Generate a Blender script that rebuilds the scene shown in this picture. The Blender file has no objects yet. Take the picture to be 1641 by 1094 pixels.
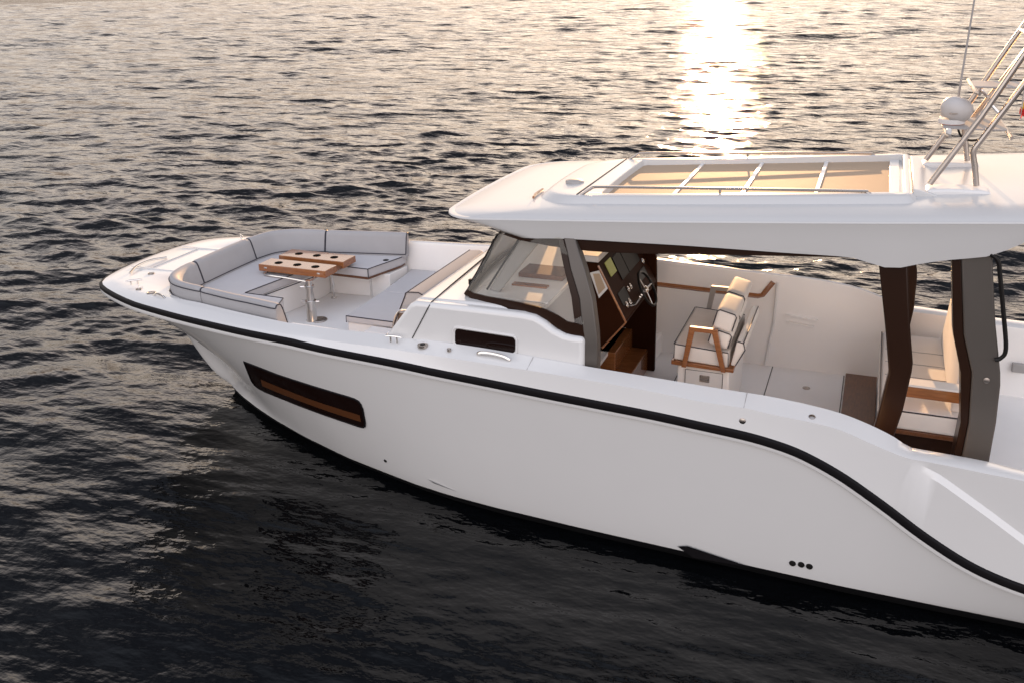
import bpy, math, random
import numpy as np
from mathutils import Vector, Matrix
random.seed(7); np.random.seed(7)
S = bpy.context.scene
R = math.radians
# ------------------------------------------------------------------ camera
CAM = dict(f=1482.88, cy=435.07, yaw=0.3810225, pitch=0.3125501, roll=0.0220251, loc=(11.31961, -10.63424, 6.00284))
cd = bpy.data.cameras.new("camera"); cam = bpy.data.objects.new("camera", cd); S.collection.objects.link(cam)
_y, _p, _r = CAM['yaw'], CAM['pitch'], CAM['roll']
fw = Vector((-math.sin(_y)*math.cos(_p), math.cos(_y)*math.cos(_p), -math.sin(_p)))
rt = Vector((math.cos(_y), math.sin(_y), 0)); dn = fw.cross(rt)
r2 = rt*math.cos(_r) + dn*math.sin(_r); d2 = dn*math.cos(_r) - rt*math.sin(_r)
M = Matrix(((r2.x, -d2.x, -fw.x, CAM['loc'][0]), (r2.y, -d2.y, -fw.y, CAM['loc'][1]), (r2.z, -d2.z, -fw.z, CAM['loc'][2]), (0, 0, 0, 1)))
cam.matrix_world = M
cd.sensor_fit = 'HORIZONTAL'; cd.sensor_width = 36; cd.lens = CAM['f']/1641*36
cd.shift_y = -(547-CAM['cy'])/1641
cd.clip_start = 0.1; cd.clip_end = 20000
S.camera = cam
# ------------------------------------------------------------------ light
SUN_AZ, SUN_EL = -9.2, 6.8       # degrees from +y (negative towards the bow), elevation
w = bpy.data.worlds.new("World"); S.world = w; w.use_nodes = True
nt = w.node_tree; bg = nt.nodes['Background']
sky = nt.nodes.new('ShaderNodeTexSky'); sky.sky_type = 'NISHITA'; sky.sun_disc = False
sky.sun_elevation = R(SUN_EL); sky.sun_rotation = R(SUN_AZ)
sky.air_density = 1.0; sky.dust_density = 3.0; sky.ozone_density = 1.0
# gamma evens the sky; an invented glow opposite the sun lifts the shaded hull
SKY_GAMMA, SKY_STR = 0.31, 0.10
gm = nt.nodes.new('ShaderNodeGamma'); gm.inputs[1].default_value = SKY_GAMMA; nt.links.new(sky.outputs[0], gm.inputs[0])
tcw = nt.nodes.new('ShaderNodeTexCoord'); dt = nt.nodes.new('ShaderNodeVectorMath'); dt.operation = 'DOT_PRODUCT'
nt.links.new(tcw.outputs['Generated'], dt.inputs[0]); dt.inputs[1].default_value = Vector((.22, -.64, .74)).normalized()
mr = nt.nodes.new('ShaderNodeMapRange'); mr.interpolation_type = 'SMOOTHSTEP'; mr.inputs[1].default_value = -.05; mr.inputs[2].default_value = .95
nt.links.new(dt.outputs['Value'], mr.inputs[0])
sc_ = nt.nodes.new('ShaderNodeVectorMath'); sc_.operation = 'SCALE'; bk = nt.nodes.new('ShaderNodeValToRGB'); bk.color_ramp.elements[0].color = (6.9, 6.1, 6.0, 1); bk.color_ramp.elements[1].color = (4.7, 5.0, 5.8, 1); bk.color_ramp.elements[0].position = .1; bk.color_ramp.elements[1].position = .8
sxb = nt.nodes.new('ShaderNodeSeparateXYZ'); nt.links.new(tcw.outputs['Generated'], sxb.inputs[0]); nt.links.new(sxb.outputs['Z'], bk.inputs[0]); nt.links.new(bk.outputs[0], sc_.inputs[0]); nt.links.new(mr.outputs[0], sc_.inputs['Scale'])
ad = nt.nodes.new('ShaderNodeVectorMath'); ad.operation = 'ADD'; nt.links.new(gm.outputs[0], ad.inputs[0]); nt.links.new(sc_.outputs[0], ad.inputs[1])
# brighter warm band low down, deeper sky higher up
hs = nt.nodes.new('ShaderNodeHueSaturation'); hs.inputs['Saturation'].default_value = .72; nt.links.new(gm.outputs[0], hs.inputs['Color'])
sx = nt.nodes.new('ShaderNodeSeparateXYZ'); nt.links.new(tcw.outputs['Generated'], sx.inputs[0])
er = nt.nodes.new('ShaderNodeValToRGB'); nt.links.new(sx.outputs['Z'], er.inputs[0]); cr_ = er.color_ramp
cr_.elements[0].position = .0; cr_.elements[0].color = (.90, .74, .75, 1); cr_.elements[1].position = .80; cr_.elements[1].color = (.36, .40, .54, 1)
for ps, cl in ((.06, (1.75, 1.48, 1.42, 1)), (.13, (4.7, 4.15, 3.85, 1)), (.25, (5.9, 5.2, 4.85, 1)), (.36, (4.6, 4.1, 4.0, 1)), (.48, (2.2, 2.05, 2.1, 1)), (.62, (.66, .68, .84, 1))):
    e_ = cr_.elements.new(ps); e_.color = cl
mlt = nt.nodes.new('ShaderNodeVectorMath'); mlt.operation = 'MULTIPLY'; nt.links.new(hs.outputs[0], mlt.inputs[0]); nt.links.new(er.outputs[0], mlt.inputs[1])
nt.links.new(mlt.outputs[0], ad.inputs[0])
nt.links.new(ad.outputs[0], bg.inputs['Color']); bg.inputs['Strength'].default_value = SKY_STR
sd = bpy.data.lights.new("sun", 'SUN'); sun = bpy.data.objects.new("sun", sd); S.collection.objects.link(sun)
sd.energy = 4.4; sd.angle = R(0.53); sd.color = (1.0, 0.58, 0.28)
tosun = Vector((math.sin(R(SUN_AZ))*math.cos(R(SUN_EL)), math.cos(R(SUN_AZ))*math.cos(R(SUN_EL)), math.sin(R(SUN_EL))))
sun.rotation_euler = tosun.to_track_quat('Z', 'Y').to_euler(); sun.location = (0, 60, 30)
S.view_settings.view_transform = 'Standard'; S.view_settings.look = 'None'
S.view_settings.exposure = 0.9; S.view_settings.gamma = 1.0

# ------------------------------------------------------------------ materials
def mat(name, col, rough=.4, metal=0.0, coat=0.0, ior=1.5, spec=.5, noise=None, bump=None, coat_rough=.05):
    """noise=(scale, amount, roughness_amount) mottles colour and gloss a little; bump=(scale, strength, distance)"""
    m = bpy.data.materials.new(name); m.use_nodes = True; n = m.node_tree; b = n.nodes['Principled BSDF']
    b.inputs['Base Color'].default_value = (*col, 1); b.inputs['Roughness'].default_value = rough
    b.inputs['Metallic'].default_value = metal; b.inputs['Coat Weight'].default_value = coat
    b.inputs['Coat Roughness'].default_value = coat_rough
    b.inputs['IOR'].default_value = ior; b.inputs['Specular IOR Level'].default_value = spec
    tc = n.nodes.new('ShaderNodeTexCoord')
    if noise:
        t = n.nodes.new('ShaderNodeTexNoise'); t.inputs['Scale'].default_value = noise[0]; t.inputs['Detail'].default_value = 5
        n.links.new(tc.outputs['Object'], t.inputs['Vector'])
        mx = n.nodes.new('ShaderNodeMix'); mx.data_type = 'RGBA'
        mx.inputs[6].default_value = (*[c*(1-noise[1]) for c in col], 1); mx.inputs[7].default_value = (*[min(1, c*(1+noise[1])) for c in col], 1)
        n.links.new(t.outputs['Fac'], mx.inputs[0]); n.links.new(mx.outputs[2], b.inputs['Base Color'])
        mr = n.nodes.new('ShaderNodeMapRange'); mr.inputs[3].default_value = max(0, rough-noise[2]); mr.inputs[4].default_value = rough+noise[2]
        n.links.new(t.outputs['Fac'], mr.inputs[0]); n.links.new(mr.outputs[0], b.inputs['Roughness'])
    if bump:
        t2 = n.nodes.new('ShaderNodeTexNoise'); t2.inputs['Scale'].default_value = bump[0]; t2.inputs['Detail'].default_value = 3
        n.links.new(tc.outputs['Object'], t2.inputs['Vector'])
        bp_ = n.nodes.new('ShaderNodeBump'); bp_.inputs['Strength'].default_value = bump[1]; bp_.inputs['Distance'].default_value = bump[2]
        n.links.new(t2.outputs['Fac'], bp_.inputs['Height']); n.links.new(bp_.outputs[0], b.inputs['Normal'])
    return m
def wood(name, c1, c2, rough=.3, coat=.4, axis=(1, 12, 12), scale=4):
    m = mat(name, c1, rough, coat=coat); n = m.node_tree; b = n.nodes['Principled BSDF']
    tc = n.nodes.new('ShaderNodeTexCoord'); mp = n.nodes.new('ShaderNodeMapping'); mp.inputs['Scale'].default_value = axis
    n.links.new(tc.outputs['Object'], mp.inputs[0])
    t = n.nodes.new('ShaderNodeTexNoise'); t.inputs['Scale'].default_value = scale; t.inputs['Detail'].default_value = 8; t.inputs['Distortion'].default_value = .6
    n.links.new(mp.outputs[0], t.inputs['Vector'])
    r = n.nodes.new('ShaderNodeValToRGB'); r.color_ramp.elements[0].color = (*c2, 1); r.color_ramp.elements[1].color = (*c1, 1)
    r.color_ramp.elements[0].position = .35; r.color_ramp.elements[1].position = .65
    n.links.new(t.outputs['Fac'], r.inputs[0]); n.links.new(r.outputs[0], b.inputs['Base Color'])
    return m
def glassmat(name, tint, refl=1.0, rough=.01, ior=1.5):
    m = bpy.data.materials.new(name); m.use_nodes = True; n = m.node_tree
    for x in list(n.nodes): n.nodes.remove(x)
    o = n.nodes.new('ShaderNodeOutputMaterial'); mx = n.nodes.new('ShaderNodeMixShader')
    t = n.nodes.new('ShaderNodeBsdfTransparent'); t.inputs[0].default_value = (*tint, 1)
    g = n.nodes.new('ShaderNodeBsdfGlossy'); g.inputs['Roughness'].default_value = rough; g.inputs[0].default_value = (refl, refl, refl, 1)
    f = n.nodes.new('ShaderNodeFresnel'); f.inputs[0].default_value = ior
    n.links.new(f.outputs[0], mx.inputs[0]); n.links.new(t.outputs[0], mx.inputs[1]); n.links.new(g.outputs[0], mx.inputs[2])
    n.links.new(mx.outputs[0], o.inputs[0]); return m
GEL = mat("white_gelcoat", (.72, .714, .706), .22, coat=.5, noise=(2.2, .015, .04))
ROOF = mat("roof_gelcoat", (.60, .597, .592), .24, coat=.0, spec=.32, noise=(1.5, .012, .04))
DECK = mat("nonskid_deck", (.86, .845, .83), .55, noise=(3, .03, .05), bump=(420, .25, .002))
LINER = mat("liner_gelcoat", (.90, .88, .86), .38, coat=.15, noise=(3, .02, .05))
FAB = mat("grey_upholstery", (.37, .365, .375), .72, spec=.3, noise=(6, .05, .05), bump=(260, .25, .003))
FABP = mat("pale_skylit_upholstery", (.55, .535, .545), .72, spec=.3, noise=(6, .05, .05), bump=(260, .25, .003))  # sun pad's own pale cloth; sofa seat tops painted lighter with sky light
FABL = mat("cream_upholstery", (.80, .76, .72), .7, spec=.3, noise=(6, .05, .05), bump=(260, .25, .003))
PIPE = mat("navy_piping", (.025, .024, .035), .5)
TEAK = wood("varnished_teak", (.33, .13, .045), (.24, .085, .028), .25, .7, axis=(1.5, 14, 14))
TEAKD = wood("dark_teak", (.17, .062, .02), (.11, .038, .012), .35, .4, axis=(12, 2, 12))
LACQ = mat("brown_lacquer", (.020, .007, .003), .32, spec=.22, noise=(3, .15, .05))
GREYP = mat("grey_pillar_paint", (.105, .092, .082), .38, metal=.3, noise=(3, .06, .06))
RUB = mat("black_rubber", (.007, .006, .007), .5, spec=.15, noise=(8, .2, .08))
STEEL = mat("polished_steel", (.72, .69, .66), .14, metal=1.0, noise=(9, .05, .05))
STEELD = mat("dull_steel", (.42, .38, .35), .28, metal=1.0, noise=(9, .05, .06))
DARK = mat("black_plastic", (.008, .007, .007), .45, spec=.25, noise=(9, .2, .05))
BLIND = mat("beige_blind", (.50, .385, .28), .7, spec=.06, bump=(90, .1, .004), noise=(5, .05, .04))
def translucent(m, amount):
    n = m.node_tree; b = n.nodes['Principled BSDF']; o = n.nodes['Material Output']
    t = n.nodes.new('ShaderNodeBsdfTranslucent'); t.inputs[0].default_value = (.85, .66, .46, 1); x = n.nodes.new('ShaderNodeMixShader'); x.inputs[0].default_value = amount
    n.links.new(b.outputs[0], x.inputs[1]); n.links.new(t.outputs[0], x.inputs[2]); n.links.new(x.outputs[0], o.inputs[0])
translucent(BLIND, .12)
GLOW = mat("display_reflection", (.05, .05, .02), .4, spec=.1); GLOW.node_tree.nodes['Principled BSDF'].inputs['Emission Color'].default_value = (.42, .38, .12, 1); GLOW.node_tree.nodes['Principled BSDF'].inputs['Emission Strength'].default_value = .2  # reflection on the helm screen, put in as a weak yellow-green glow
WHITE = mat("white_plastic", (.72, .71, .70), .35, noise=(5, .02, .04))
DOME = mat("dome_plastic", (.55, .53, .52), .45, noise=(4, .02, .04))
GREYPL = mat("grey_plastic", (.36, .345, .335), .5, noise=(5, .03, .04))
BOTTOM = mat("black_bottom_paint", (.008, .008, .009), .6, spec=.2, noise=(4, .2, .05))
RED = mat("red_cloth", (.62, .02, .015), .7); YEL = mat("yellow_cloth", (.75, .42, .02), .7)
ORANGE = mat("orange_band", (.7, .13, .03), .5)
SEAM = mat("dark_seam", (.06, .055, .055), .6)
GLASS = glassmat("clear_glass", (.95, .95, .92)); TINT = glassmat("tinted_glass", (.30, .20, .14))
ROOFGL = glassmat("roof_glass", (.97, .93, .87), .6, ior=1.18)
HWIN = mat("hull_window_glass", (.010, .004, .003), .08, spec=.25)
HWOOD = mat("wood_seen_in_window", (.10, .035, .012), .3)
SCREEN = mat("dark_screen", (.012, .010, .010), .35, spec=.08)
DASH = mat("dash_lacquer", (.030, .0095, .004), .55, spec=.04, noise=(3, .15, .05))
HOLE = mat("cup_hole_shade", (.004, .0035, .003), .9, spec=.05)  # shade of an open cup hole, painted as a flat black disc

# ------------------------------------------------------------------ mesh helpers
class MB:
    def __init__(s): s.v = []; s.f = []
    def add(s, vs, fs):
        o = len(s.v); s.v += [tuple(float(c) for c in p) for p in vs]; s.f += [tuple(i+o for i in f) for f in fs]; return s
    def box(s, x0, x1, y0, y1, z0, z1):
        return s.add([(x0,y0,z0),(x1,y0,z0),(x1,y1,z0),(x0,y1,z0),(x0,y0,z1),(x1,y0,z1),(x1,y1,z1),(x0,y1,z1)],
                     [(3,2,1,0),(4,5,6,7),(0,1,5,4),(1,2,6,5),(2,3,7,6),(3,0,4,7)])
    def loft(s, rings, closed=True, caps=True):
        n = len(rings[0]); vs = [p for r in rings for p in r]; fs = []
        for i in range(len(rings)-1):
            for j in range(n if closed else n-1):
                k = (j+1) % n; fs.append((i*n+j, i*n+k, (i+1)*n+k, (i+1)*n+j))
        if caps and closed: fs.append(tuple(range(n-1, -1, -1))); fs.append(tuple((len(rings)-1)*n+j for j in range(n)))
        return s.add(vs, fs)
    def prism(s, pts, ax, a, b):
        """pts 2-D outline; ax='y': pts are (x,z) extruded y a..b ; ax='z': (x,y) ; ax='x': (y,z)"""
        def q(p, t): return (p[0], t, p[1]) if ax == 'y' else ((p[0], p[1], t) if ax == 'z' else (t, p[0], p[1]))
        return s.loft([[q(p, a) for p in pts], [q(p, b) for p in pts]])
    def tube(s, path, r, n=8, closed=False, caps=True):
        P = [Vector(p) for p in path]; rings = []; m = len(P); up = None
        for i in range(m):
            if closed: t = (P[(i+1) % m]-P[i-1])
            else: t = P[min(i+1, m-1)]-P[max(i-1, 0)]
            t.normalize()
            if up is None:
                up = Vector((0, 0, 1)) if abs(t.z) < .9 else Vector((1, 0, 0))
            a = t.cross(up); a.normalize(); b = a.cross(t); b.normalize(); up = b
            rr = r[i] if isinstance(r, (list, tuple)) else r
            rings.append([P[i]+a*(rr*math.cos(2*math.pi*k/n))+b*(rr*math.sin(2*math.pi*k/n)) for k in range(n)])
        if closed: rings.append(rings[0]); caps = False
        return s.loft(rings, True, caps)
    def rbox(s, c, size, r=.03, n=5, puff=0.0, mat3=None):
        """rounded, slightly puffed cushion block"""
        hx, hy, hz = [d/2 for d in size]; h = Vector((hx, hy, hz))
        def coord(hh):
            rr = min(r, hh*.98); inner = hh-rr
            k = [-1-0j]
            a = [-(inner+rr*math.cos(math.pi/2*i/3)) for i in range(3)]
            mid = [-inner+2*inner*i/n for i in range(n+1)]
            return a+mid+[-x for x in reversed(a)]
        gx, gy, gz = coord(hx), coord(hy), coord(hz)
        def proj(p):
            q = Vector(p); rr = min(r, min(h)*.98)
            inn = Vector((max(-hx+rr, min(hx-rr, q.x)), max(-hy+rr, min(hy-rr, q.y)), max(-hz+rr, min(hz-rr, q.z))))
            d = q-inn
            if d.length > 1e-9: q = inn+d.normalized()*rr
            if puff:
                u, v_, w_ = 1-(q.x/hx)**2, 1-(q.y/hy)**2, 1-(q.z/hz)**2
                ax = max(range(3), key=lambda i: abs(p[i])/h[i])
                o = puff*[max(0,v_)*max(0,w_), max(0,u)*max(0,w_), max(0,u)*max(0,v_)][ax]
                q[ax] += o*(1 if p[ax] > 0 else -1)
            q = (mat3 @ q) if mat3 else q
            return q+Vector(c)
        for (A, B, fx) in ((gx, gy, lambda a, b, sg: (a, b, sg*hz)), (gy, gz, lambda a, b, sg: (sg*hx, a, b)), (gz, gx, lambda a, b, sg: (b, sg*hy, a))):
            for sg in (-1, 1):
                rows = [[proj(fx(a, b, sg)) for b in B] for a in A]
                s.loft(rows, False, False)
        return s
    def lathe(s, prof, c, n=24, mat3=None):
        rings = []
        for r, z in prof:
            ring = []
            for k in range(n):
                p = Vector((r*math.cos(2*math.pi*k/n), r*math.sin(2*math.pi*k/n), z))
                ring.append((mat3 @ p if mat3 else p)+Vector(c))
            rings.append(ring)
        return s.loft(rings)
    def mirror(s):
        """add a copy mirrored across the boat's centreline"""
        n = len(s.v); s.v += [(x, -y, z) for x, y, z in s.v]; s.f += [tuple(i+n for i in reversed(f)) for f in s.f]; return s
    def flip(s): s.v = [(x, -y, z) for x, y, z in s.v]; return s
    def build(s, name, m, parent=None, origin=None, smooth=35, bevel=0, seg=2, label=None, merge=True):
        o3 = Vector(parent['org']) if parent is not None and 'org' in parent else (Vector(origin) if origin else Vector((0, 0, 0)))
        me = bpy.data.meshes.new(name); me.from_pydata([tuple(Vector(p)-o3) for p in s.v], [], s.f)
        import bmesh
        b = bmesh.new(); b.from_mesh(me)
        if merge: bmesh.ops.remove_doubles(b, verts=b.verts, dist=1e-5)
        bmesh.ops.recalc_face_normals(b, faces=b.faces); b.to_mesh(me); b.free()
        me.materials.append(m)
        me.polygons.foreach_set('use_smooth', [True]*len(me.polygons))
        if smooth is not None: me.set_sharp_from_angle(angle=R(smooth))
        o = bpy.data.objects.new(name, me); S.collection.objects.link(o); o['org'] = list(o3)
        if parent is not None: o.parent = parent
        else: o.location = o3
        if bevel:
            bv = o.modifiers.new('bevel', 'BEVEL'); bv.width = bevel; bv.segments = seg; bv.limit_method = 'ANGLE'; bv.angle_limit = R(32)
            bv.harden_normals = False
        if label: o['label'] = label
        return o
def thing(name, label, cat, loc, group=None):
    o = bpy.data.objects.new(name, None); S.collection.objects.link(o); o.empty_display_size = .2
    o.location = loc; o['org'] = list(loc); o['label'] = label; o['category'] = cat
    if group: o['group'] = group
    return o
def lerp(t, x):
    xs = [p[0] for p in t]
    return float(np.interp(x, xs, [p[1] for p in t]))
def smooth_tab(t, x):
    """monotone-ish smooth interpolation (Catmull-Rom) of a table"""
    xs = [p[0] for p in t]; ys = [p[1] for p in t]
    if x <= xs[0]: return ys[0]
    if x >= xs[-1]: return ys[-1]
    i = max(j for j in range(len(xs)-1) if xs[j] <= x)
    h = xs[i+1]-xs[i]; u = (x-xs[i])/h
    def sl(j):
        if j == 0: return (ys[1]-ys[0])/(xs[1]-xs[0])
        if j == len(xs)-1: return (ys[-1]-ys[-2])/(xs[-1]-xs[-2])
        return (ys[j+1]-ys[j-1])/(xs[j+1]-xs[j-1])
    m0, m1 = sl(i)*h, sl(i+1)*h
    return (2*u**3-3*u**2+1)*ys[i]+(u**3-2*u**2+u)*m0+(-2*u**3+3*u**2)*ys[i+1]+(u**3-u**2)*m1
def smooth_path(pts, n):
    """Catmull-Rom through points, n samples a span"""
    P = [Vector(p) for p in pts]; out = []
    for i in range(len(P)-1):
        a = P[i-1] if i else P[0]*2-P[1]; b, c = P[i], P[i+1]; d = P[i+2] if i+2 < len(P) else P[-1]*2-P[-2]
        for k in range(n):
            t = k/n
            out.append(.5*((2*b)+(c-a)*t+(2*a-5*b+4*c-d)*t*t+(3*b-a-3*c+d)*t**3))
    out.append(P[-1]); return out

# ------------------------------------------------------------------ sea
def build_sea():
    cx, cy = CAM['loc'][0], CAM['loc'][1]
    fine = np.arange(R(-68), R(26), .0031); coarse = np.arange(R(26), R(292), R(4))
    th = np.concatenate([fine, coarse]); nth = len(th)
    r = [.6]
    while r[-1] < 6000: r.append(r[-1]*(1+(.0048 if 4.5 < r[-1] < 330 else .05)))
    r = np.array(r); nr = len(r)
    T, RR = np.meshgrid(th, r); X = cx+RR*np.sin(T); Y = cy+RR*np.cos(T)
    Z = np.zeros_like(X); DX = np.zeros_like(X); DY = np.zeros_like(X)
    sp = RR*np.where((T >= R(-68)) & (T <= R(26)), .0048, .075)
    # calmer water in the lee of the hull
    lee = np.exp(-(np.clip((np.abs(X-8)-6), 0, 99)/3.0)**2)*np.exp(-(np.clip(-(Y+2.2), 0, 99)/7.0)**2)*(Y < 1)
    rng = np.random.RandomState(11); N = 140
    lam = np.exp(rng.uniform(np.log(.14), np.log(3.4), N))
    ang = R(-14)+rng.normal(0, .5, N)           # direction of travel, from +y
    slope = 0.172*np.sqrt(2.0/N)*np.where(lam < .3, .95, np.where(lam < 1.3, 1.12, np.where(lam < 2.2, .85, .6)))
    ph = rng.uniform(0, 2*np.pi, N)
    # slowly varying gust patches
    gust = 1+.22*np.sin(X*.11+Y*.07+1.3)*np.sin(Y*.09-X*.05+.4)+.14*np.sin(X*.31-Y*.24)
    for l, a, s_, p in zip(lam, ang, slope, ph):
        k = 2*np.pi/l; amp = s_/k; kx, ky = np.sin(a), np.cos(a)
        fade = np.clip((l/sp-1.1)/1.5, 0, 1)
        fade = fade*(1-(.82 if l < 2.2 else .5)*lee)*gust
        q = k*(kx*X+ky*Y)+p
        Z += amp*fade*np.cos(q); c = amp*fade*np.sin(q)*.85
        DX -= c*kx; DY -= c*ky
    # longer wave groups that only show in the distance
    far = np.clip((RR-35)/70, 0, 1)*gust
    for l, a, p in zip(np.exp(rng.uniform(np.log(3.0), np.log(10.), 46)), R(-14)+rng.normal(0, .5, 46), rng.uniform(0, 2*np.pi, 46)):
        k = 2*np.pi/l; fade = np.clip((l/sp-1.1)/1.5, 0, 1)*far; q = k*(np.sin(a)*X+np.cos(a)*Y)+p
        amp = .088*np.sqrt(2/46)/k*fade; Z += amp*np.cos(q); c = amp*np.sin(q)*.9; DX -= c*np.sin(a); DY -= c*np.cos(a)
    X = X+DX; Y = Y+DY
    co = np.stack([X, Y, Z-.13], -1).reshape(-1, 3)
    i = np.arange(nr-1)[:, None]*nth; j = np.arange(nth)[None, :]; j2 = (j+1) % nth
    f = np.stack([i+j, i+j2, i+nth+j2, i+nth+j], -1).reshape(-1, 4)[:, ::-1]
    me = bpy.data.meshes.new('sea'); nf = len(f)
    me.vertices.add(len(co)); me.vertices.foreach_set('co', co.ravel().astype(np.float32))
    me.loops.add(nf*4); me.loops.foreach_set('vertex_index', f.ravel().astype(np.int32))
    me.polygons.add(nf); me.polygons.foreach_set('loop_start', (np.arange(nf)*4).astype(np.int32))
    me.polygons.foreach_set('use_smooth', np.ones(nf, bool)); me.update(); me.validate()
    o = bpy.data.objects.new('sea', me); S.collection.objects.link(o); o['kind'] = 'structure'
    m = bpy.data.materials.new("sea_water"); m.use_nodes = True; n = m.node_tree; b = n.nodes['Principled BSDF']
    b.inputs['Base Color'].default_value = (.002, .0024, .003, 1); b.inputs['Roughness'].default_value = .05; b.inputs['IOR'].default_value = 1.333
    g = n.nodes.new('ShaderNodeNewGeometry'); h = None
    for sc, st, az, dist in ((.28, 5.0, 4, .60), (.9, 5.0, -10, .26), (3.0, 3.0, 12, .055), (9., 2.0, -25, .016)):
        mp = n.nodes.new('ShaderNodeMapping'); mp.inputs['Rotation'].default_value = (0, 0, R(az)); mp.inputs['Scale'].default_value = (sc*(.38 if sc < 2 else .55), sc, sc)
        n.links.new(g.outputs['Position'], mp.inputs[0])
        t = n.nodes.new('ShaderNodeTexNoise'); t.inputs['Scale'].default_value = 1; t.inputs['Detail'].default_value = 3; t.inputs['Roughness'].default_value = .55
        n.links.new(mp.outputs[0], t.inputs['Vector'])
        bmp = n.nodes.new('ShaderNodeBump'); bmp.inputs['Strength'].default_value = .8; bmp.inputs['Distance'].default_value = dist
        n.links.new(t.outputs['Fac'], bmp.inputs['Height'])
        if h: n.links.new(h.outputs[0], bmp.inputs['Normal'])
        h = bmp
    n.links.new(h.outputs[0], b.inputs['Normal'])
    me.materials.append(m)
build_sea()

# ------------------------------------------------------------------ yacht hull
YACHT = thing('motor_yacht', 'long white open motor yacht with black rub rail and white hardtop, bow to the left', 'yacht', (7.5, 0, 0))
B_TAB = [(1.5,1.38),(1.8,1.52),(2.3,1.71),(2.8,1.83),(3.3,1.93),(3.8,2.01),(4.3,2.08),(4.8,2.13),(5.5,2.18),(6.5,2.21),(7,2.22),(14,2.22)]
ZR_TAB = [(0,1.895),(5,1.89),(5.5,1.868),(6.5,1.836),(7.03,1.806),(7.74,1.771),(8.26,1.743),(8.82,1.717),(9.46,1.687),(9.92,1.653),(10.39,1.616),(10.62,1.583),(10.86,1.53),(11.09,1.444),(11.32,1.334),(11.55,1.198),(11.78,1.052),(12.0,.905),(12.24,.762),(12.46,.648),(12.68,.565),(12.97,.493),(13.4,.44),(14,.42)]
WL_TAB = [(2.3,0),(2.4,.085),(2.74,.31),(3.23,.586),(3.72,.825),(4.36,1.1),(5.23,1.41),(5.83,1.57),(6.38,1.71),(6.89,1.8),(7.52,1.866),(8.67,1.935),(9.8,1.98),(11.4,2.035),(14,2.035)]
ZC_TAB = [(1,1.935),(5,1.955),(6.5,1.985),(7.87,1.983),(8.81,1.963),(9.44,1.937),(9.9,1.905),(10.4,1.9),(10.6,1.877),(11.06,1.845),(11.28,1.808),(11.5,1.733),(11.73,1.661),(11.88,1.626),(12.04,1.623),(12.83,1.579),(14,1.54)]
BC_TAB = [(1,-.06),(5,-.07),(6.5,-.055),(7.8,-.03),(14,-.03)]
ZI_TAB = [(1,1.975),(4.5,2.0),(5.4,2.01),(6.3,2.045),(7.1,2.07),(7.9,2.052),(8.65,2.018),(9.15,2.002),(10.1,1.972),(10.57,1.962),(11.0,1.925),(11.26,1.884),(11.49,1.818),(11.72,1.728),(11.88,1.64),(12.0,1.632),(12.55,1.609),(12.85,1.576),(14,1.53)]
WELL = [(2.27,0),(2.27,.3),(2.27,.58),(2.29,.84),(2.37,1.1),(2.5,1.3),(2.68,1.43),(2.95,1.52),(3.27,1.58),(3.8,1.69),(4.3,1.78),(4.6,1.83),(4.9,1.87),(6.0,1.90),(6.6,1.93),(7.1,1.97),(14,1.98)]
TIP = [(.97,0),(.98,.3),(1.015,.58),(1.065,.84),(1.13,1.03),(1.22,1.18),(1.33,1.28),(1.5,1.38)]
def wmap(x): return x+1.33*math.exp(-(x-.97)/2.2)
def lx(x): return float(np.interp(x, [p[0] for p in WELL[7:]], [p[1] for p in WELL[7:]]))
STA = []        # (Tx, Tb, Wx, Wy, Ex, Ey)
for k, (x, b) in enumerate(TIP):
    wx = 2.3+(wmap(1.5)-2.3)*(k/7)**1.3
    STA.append((x, b, wx, lerp(WL_TAB, wx), *WELL[k]))
xs_ = [1.65,1.8,1.95,2.1,2.3,2.5,2.7,2.9,3.1]+list(np.arange(3.3, 10.3, .2))+list(np.arange(10.3, 13.2, .08))+[13.3,13.5,13.75,14.0]
for x in xs_:
    b = smooth_tab(B_TAB, x); wx = wmap(x) if x < 13 else x
    if x < 3.3: ex = 2.95+(3.3-2.95)*(x-1.5)/1.8; ey = lx(ex)
    else: ex, ey = x, lx(x)
    STA.append((x, b, wx, lerp(WL_TAB, wx), ex, ey))
def hull_pt(st, s):
    x, b, wx, wy = st[:4]; z1 = smooth_tab(ZR_TAB, x)-.02
    xe = .62+.75*min(1, max(0, (b/1.38)**2)) if x < 1.6 else 1.37
    px = wx+(x-wx)*s**xe; e = float(np.interp(x, [1.05,1.35,1.8,2.7,3.4,4.6,7], [3.0,2.6,2.15,1.45,1.1,.97,.85]))
    return (px, wy+(b-wy)*s**e, z1*s)
SL = [0, .03, .07, .12, .2, .3, .4, .5, .6, .7, .8, .88, .94, .975, 1.0]
def hull_y(x, z):
    lo, hi = 8, len(STA)-1
    for _ in range(40):
        mid = (lo+hi)/2; i = int(mid); t = mid-i; a = STA[i]; c = STA[min(i+1, len(STA)-1)]
        st = tuple(a[j]+(c[j]-a[j])*t for j in range(6)); z1 = smooth_tab(ZR_TAB, st[0])-.02
        p = hull_pt(st, max(0, min(1, z/z1)))
        if p[0] < x: lo = mid
        else: hi = mid
    return p[1]
def hull_side(sg):
    m = MB(); rows = []
    for st in STA:
        row = [(p[0], sg*p[1], p[2]) for p in (hull_pt(st, s) for s in SL)]
        rows.append(row)
    m.loft(rows, False, False); return m
hm = hull_side(-1); h2 = hull_side(1); hm.add(h2.v, h2.f)
last = STA[-1]; hm.add([(14, sg*p[1], p[2]) for sg in (-1, 1) for p in (hull_pt(last, 0), hull_pt(last, 1))], [(0, 1, 3, 2)])
HULL = hm.build('hull', GEL, YACHT, smooth=85)
m = MB()
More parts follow.
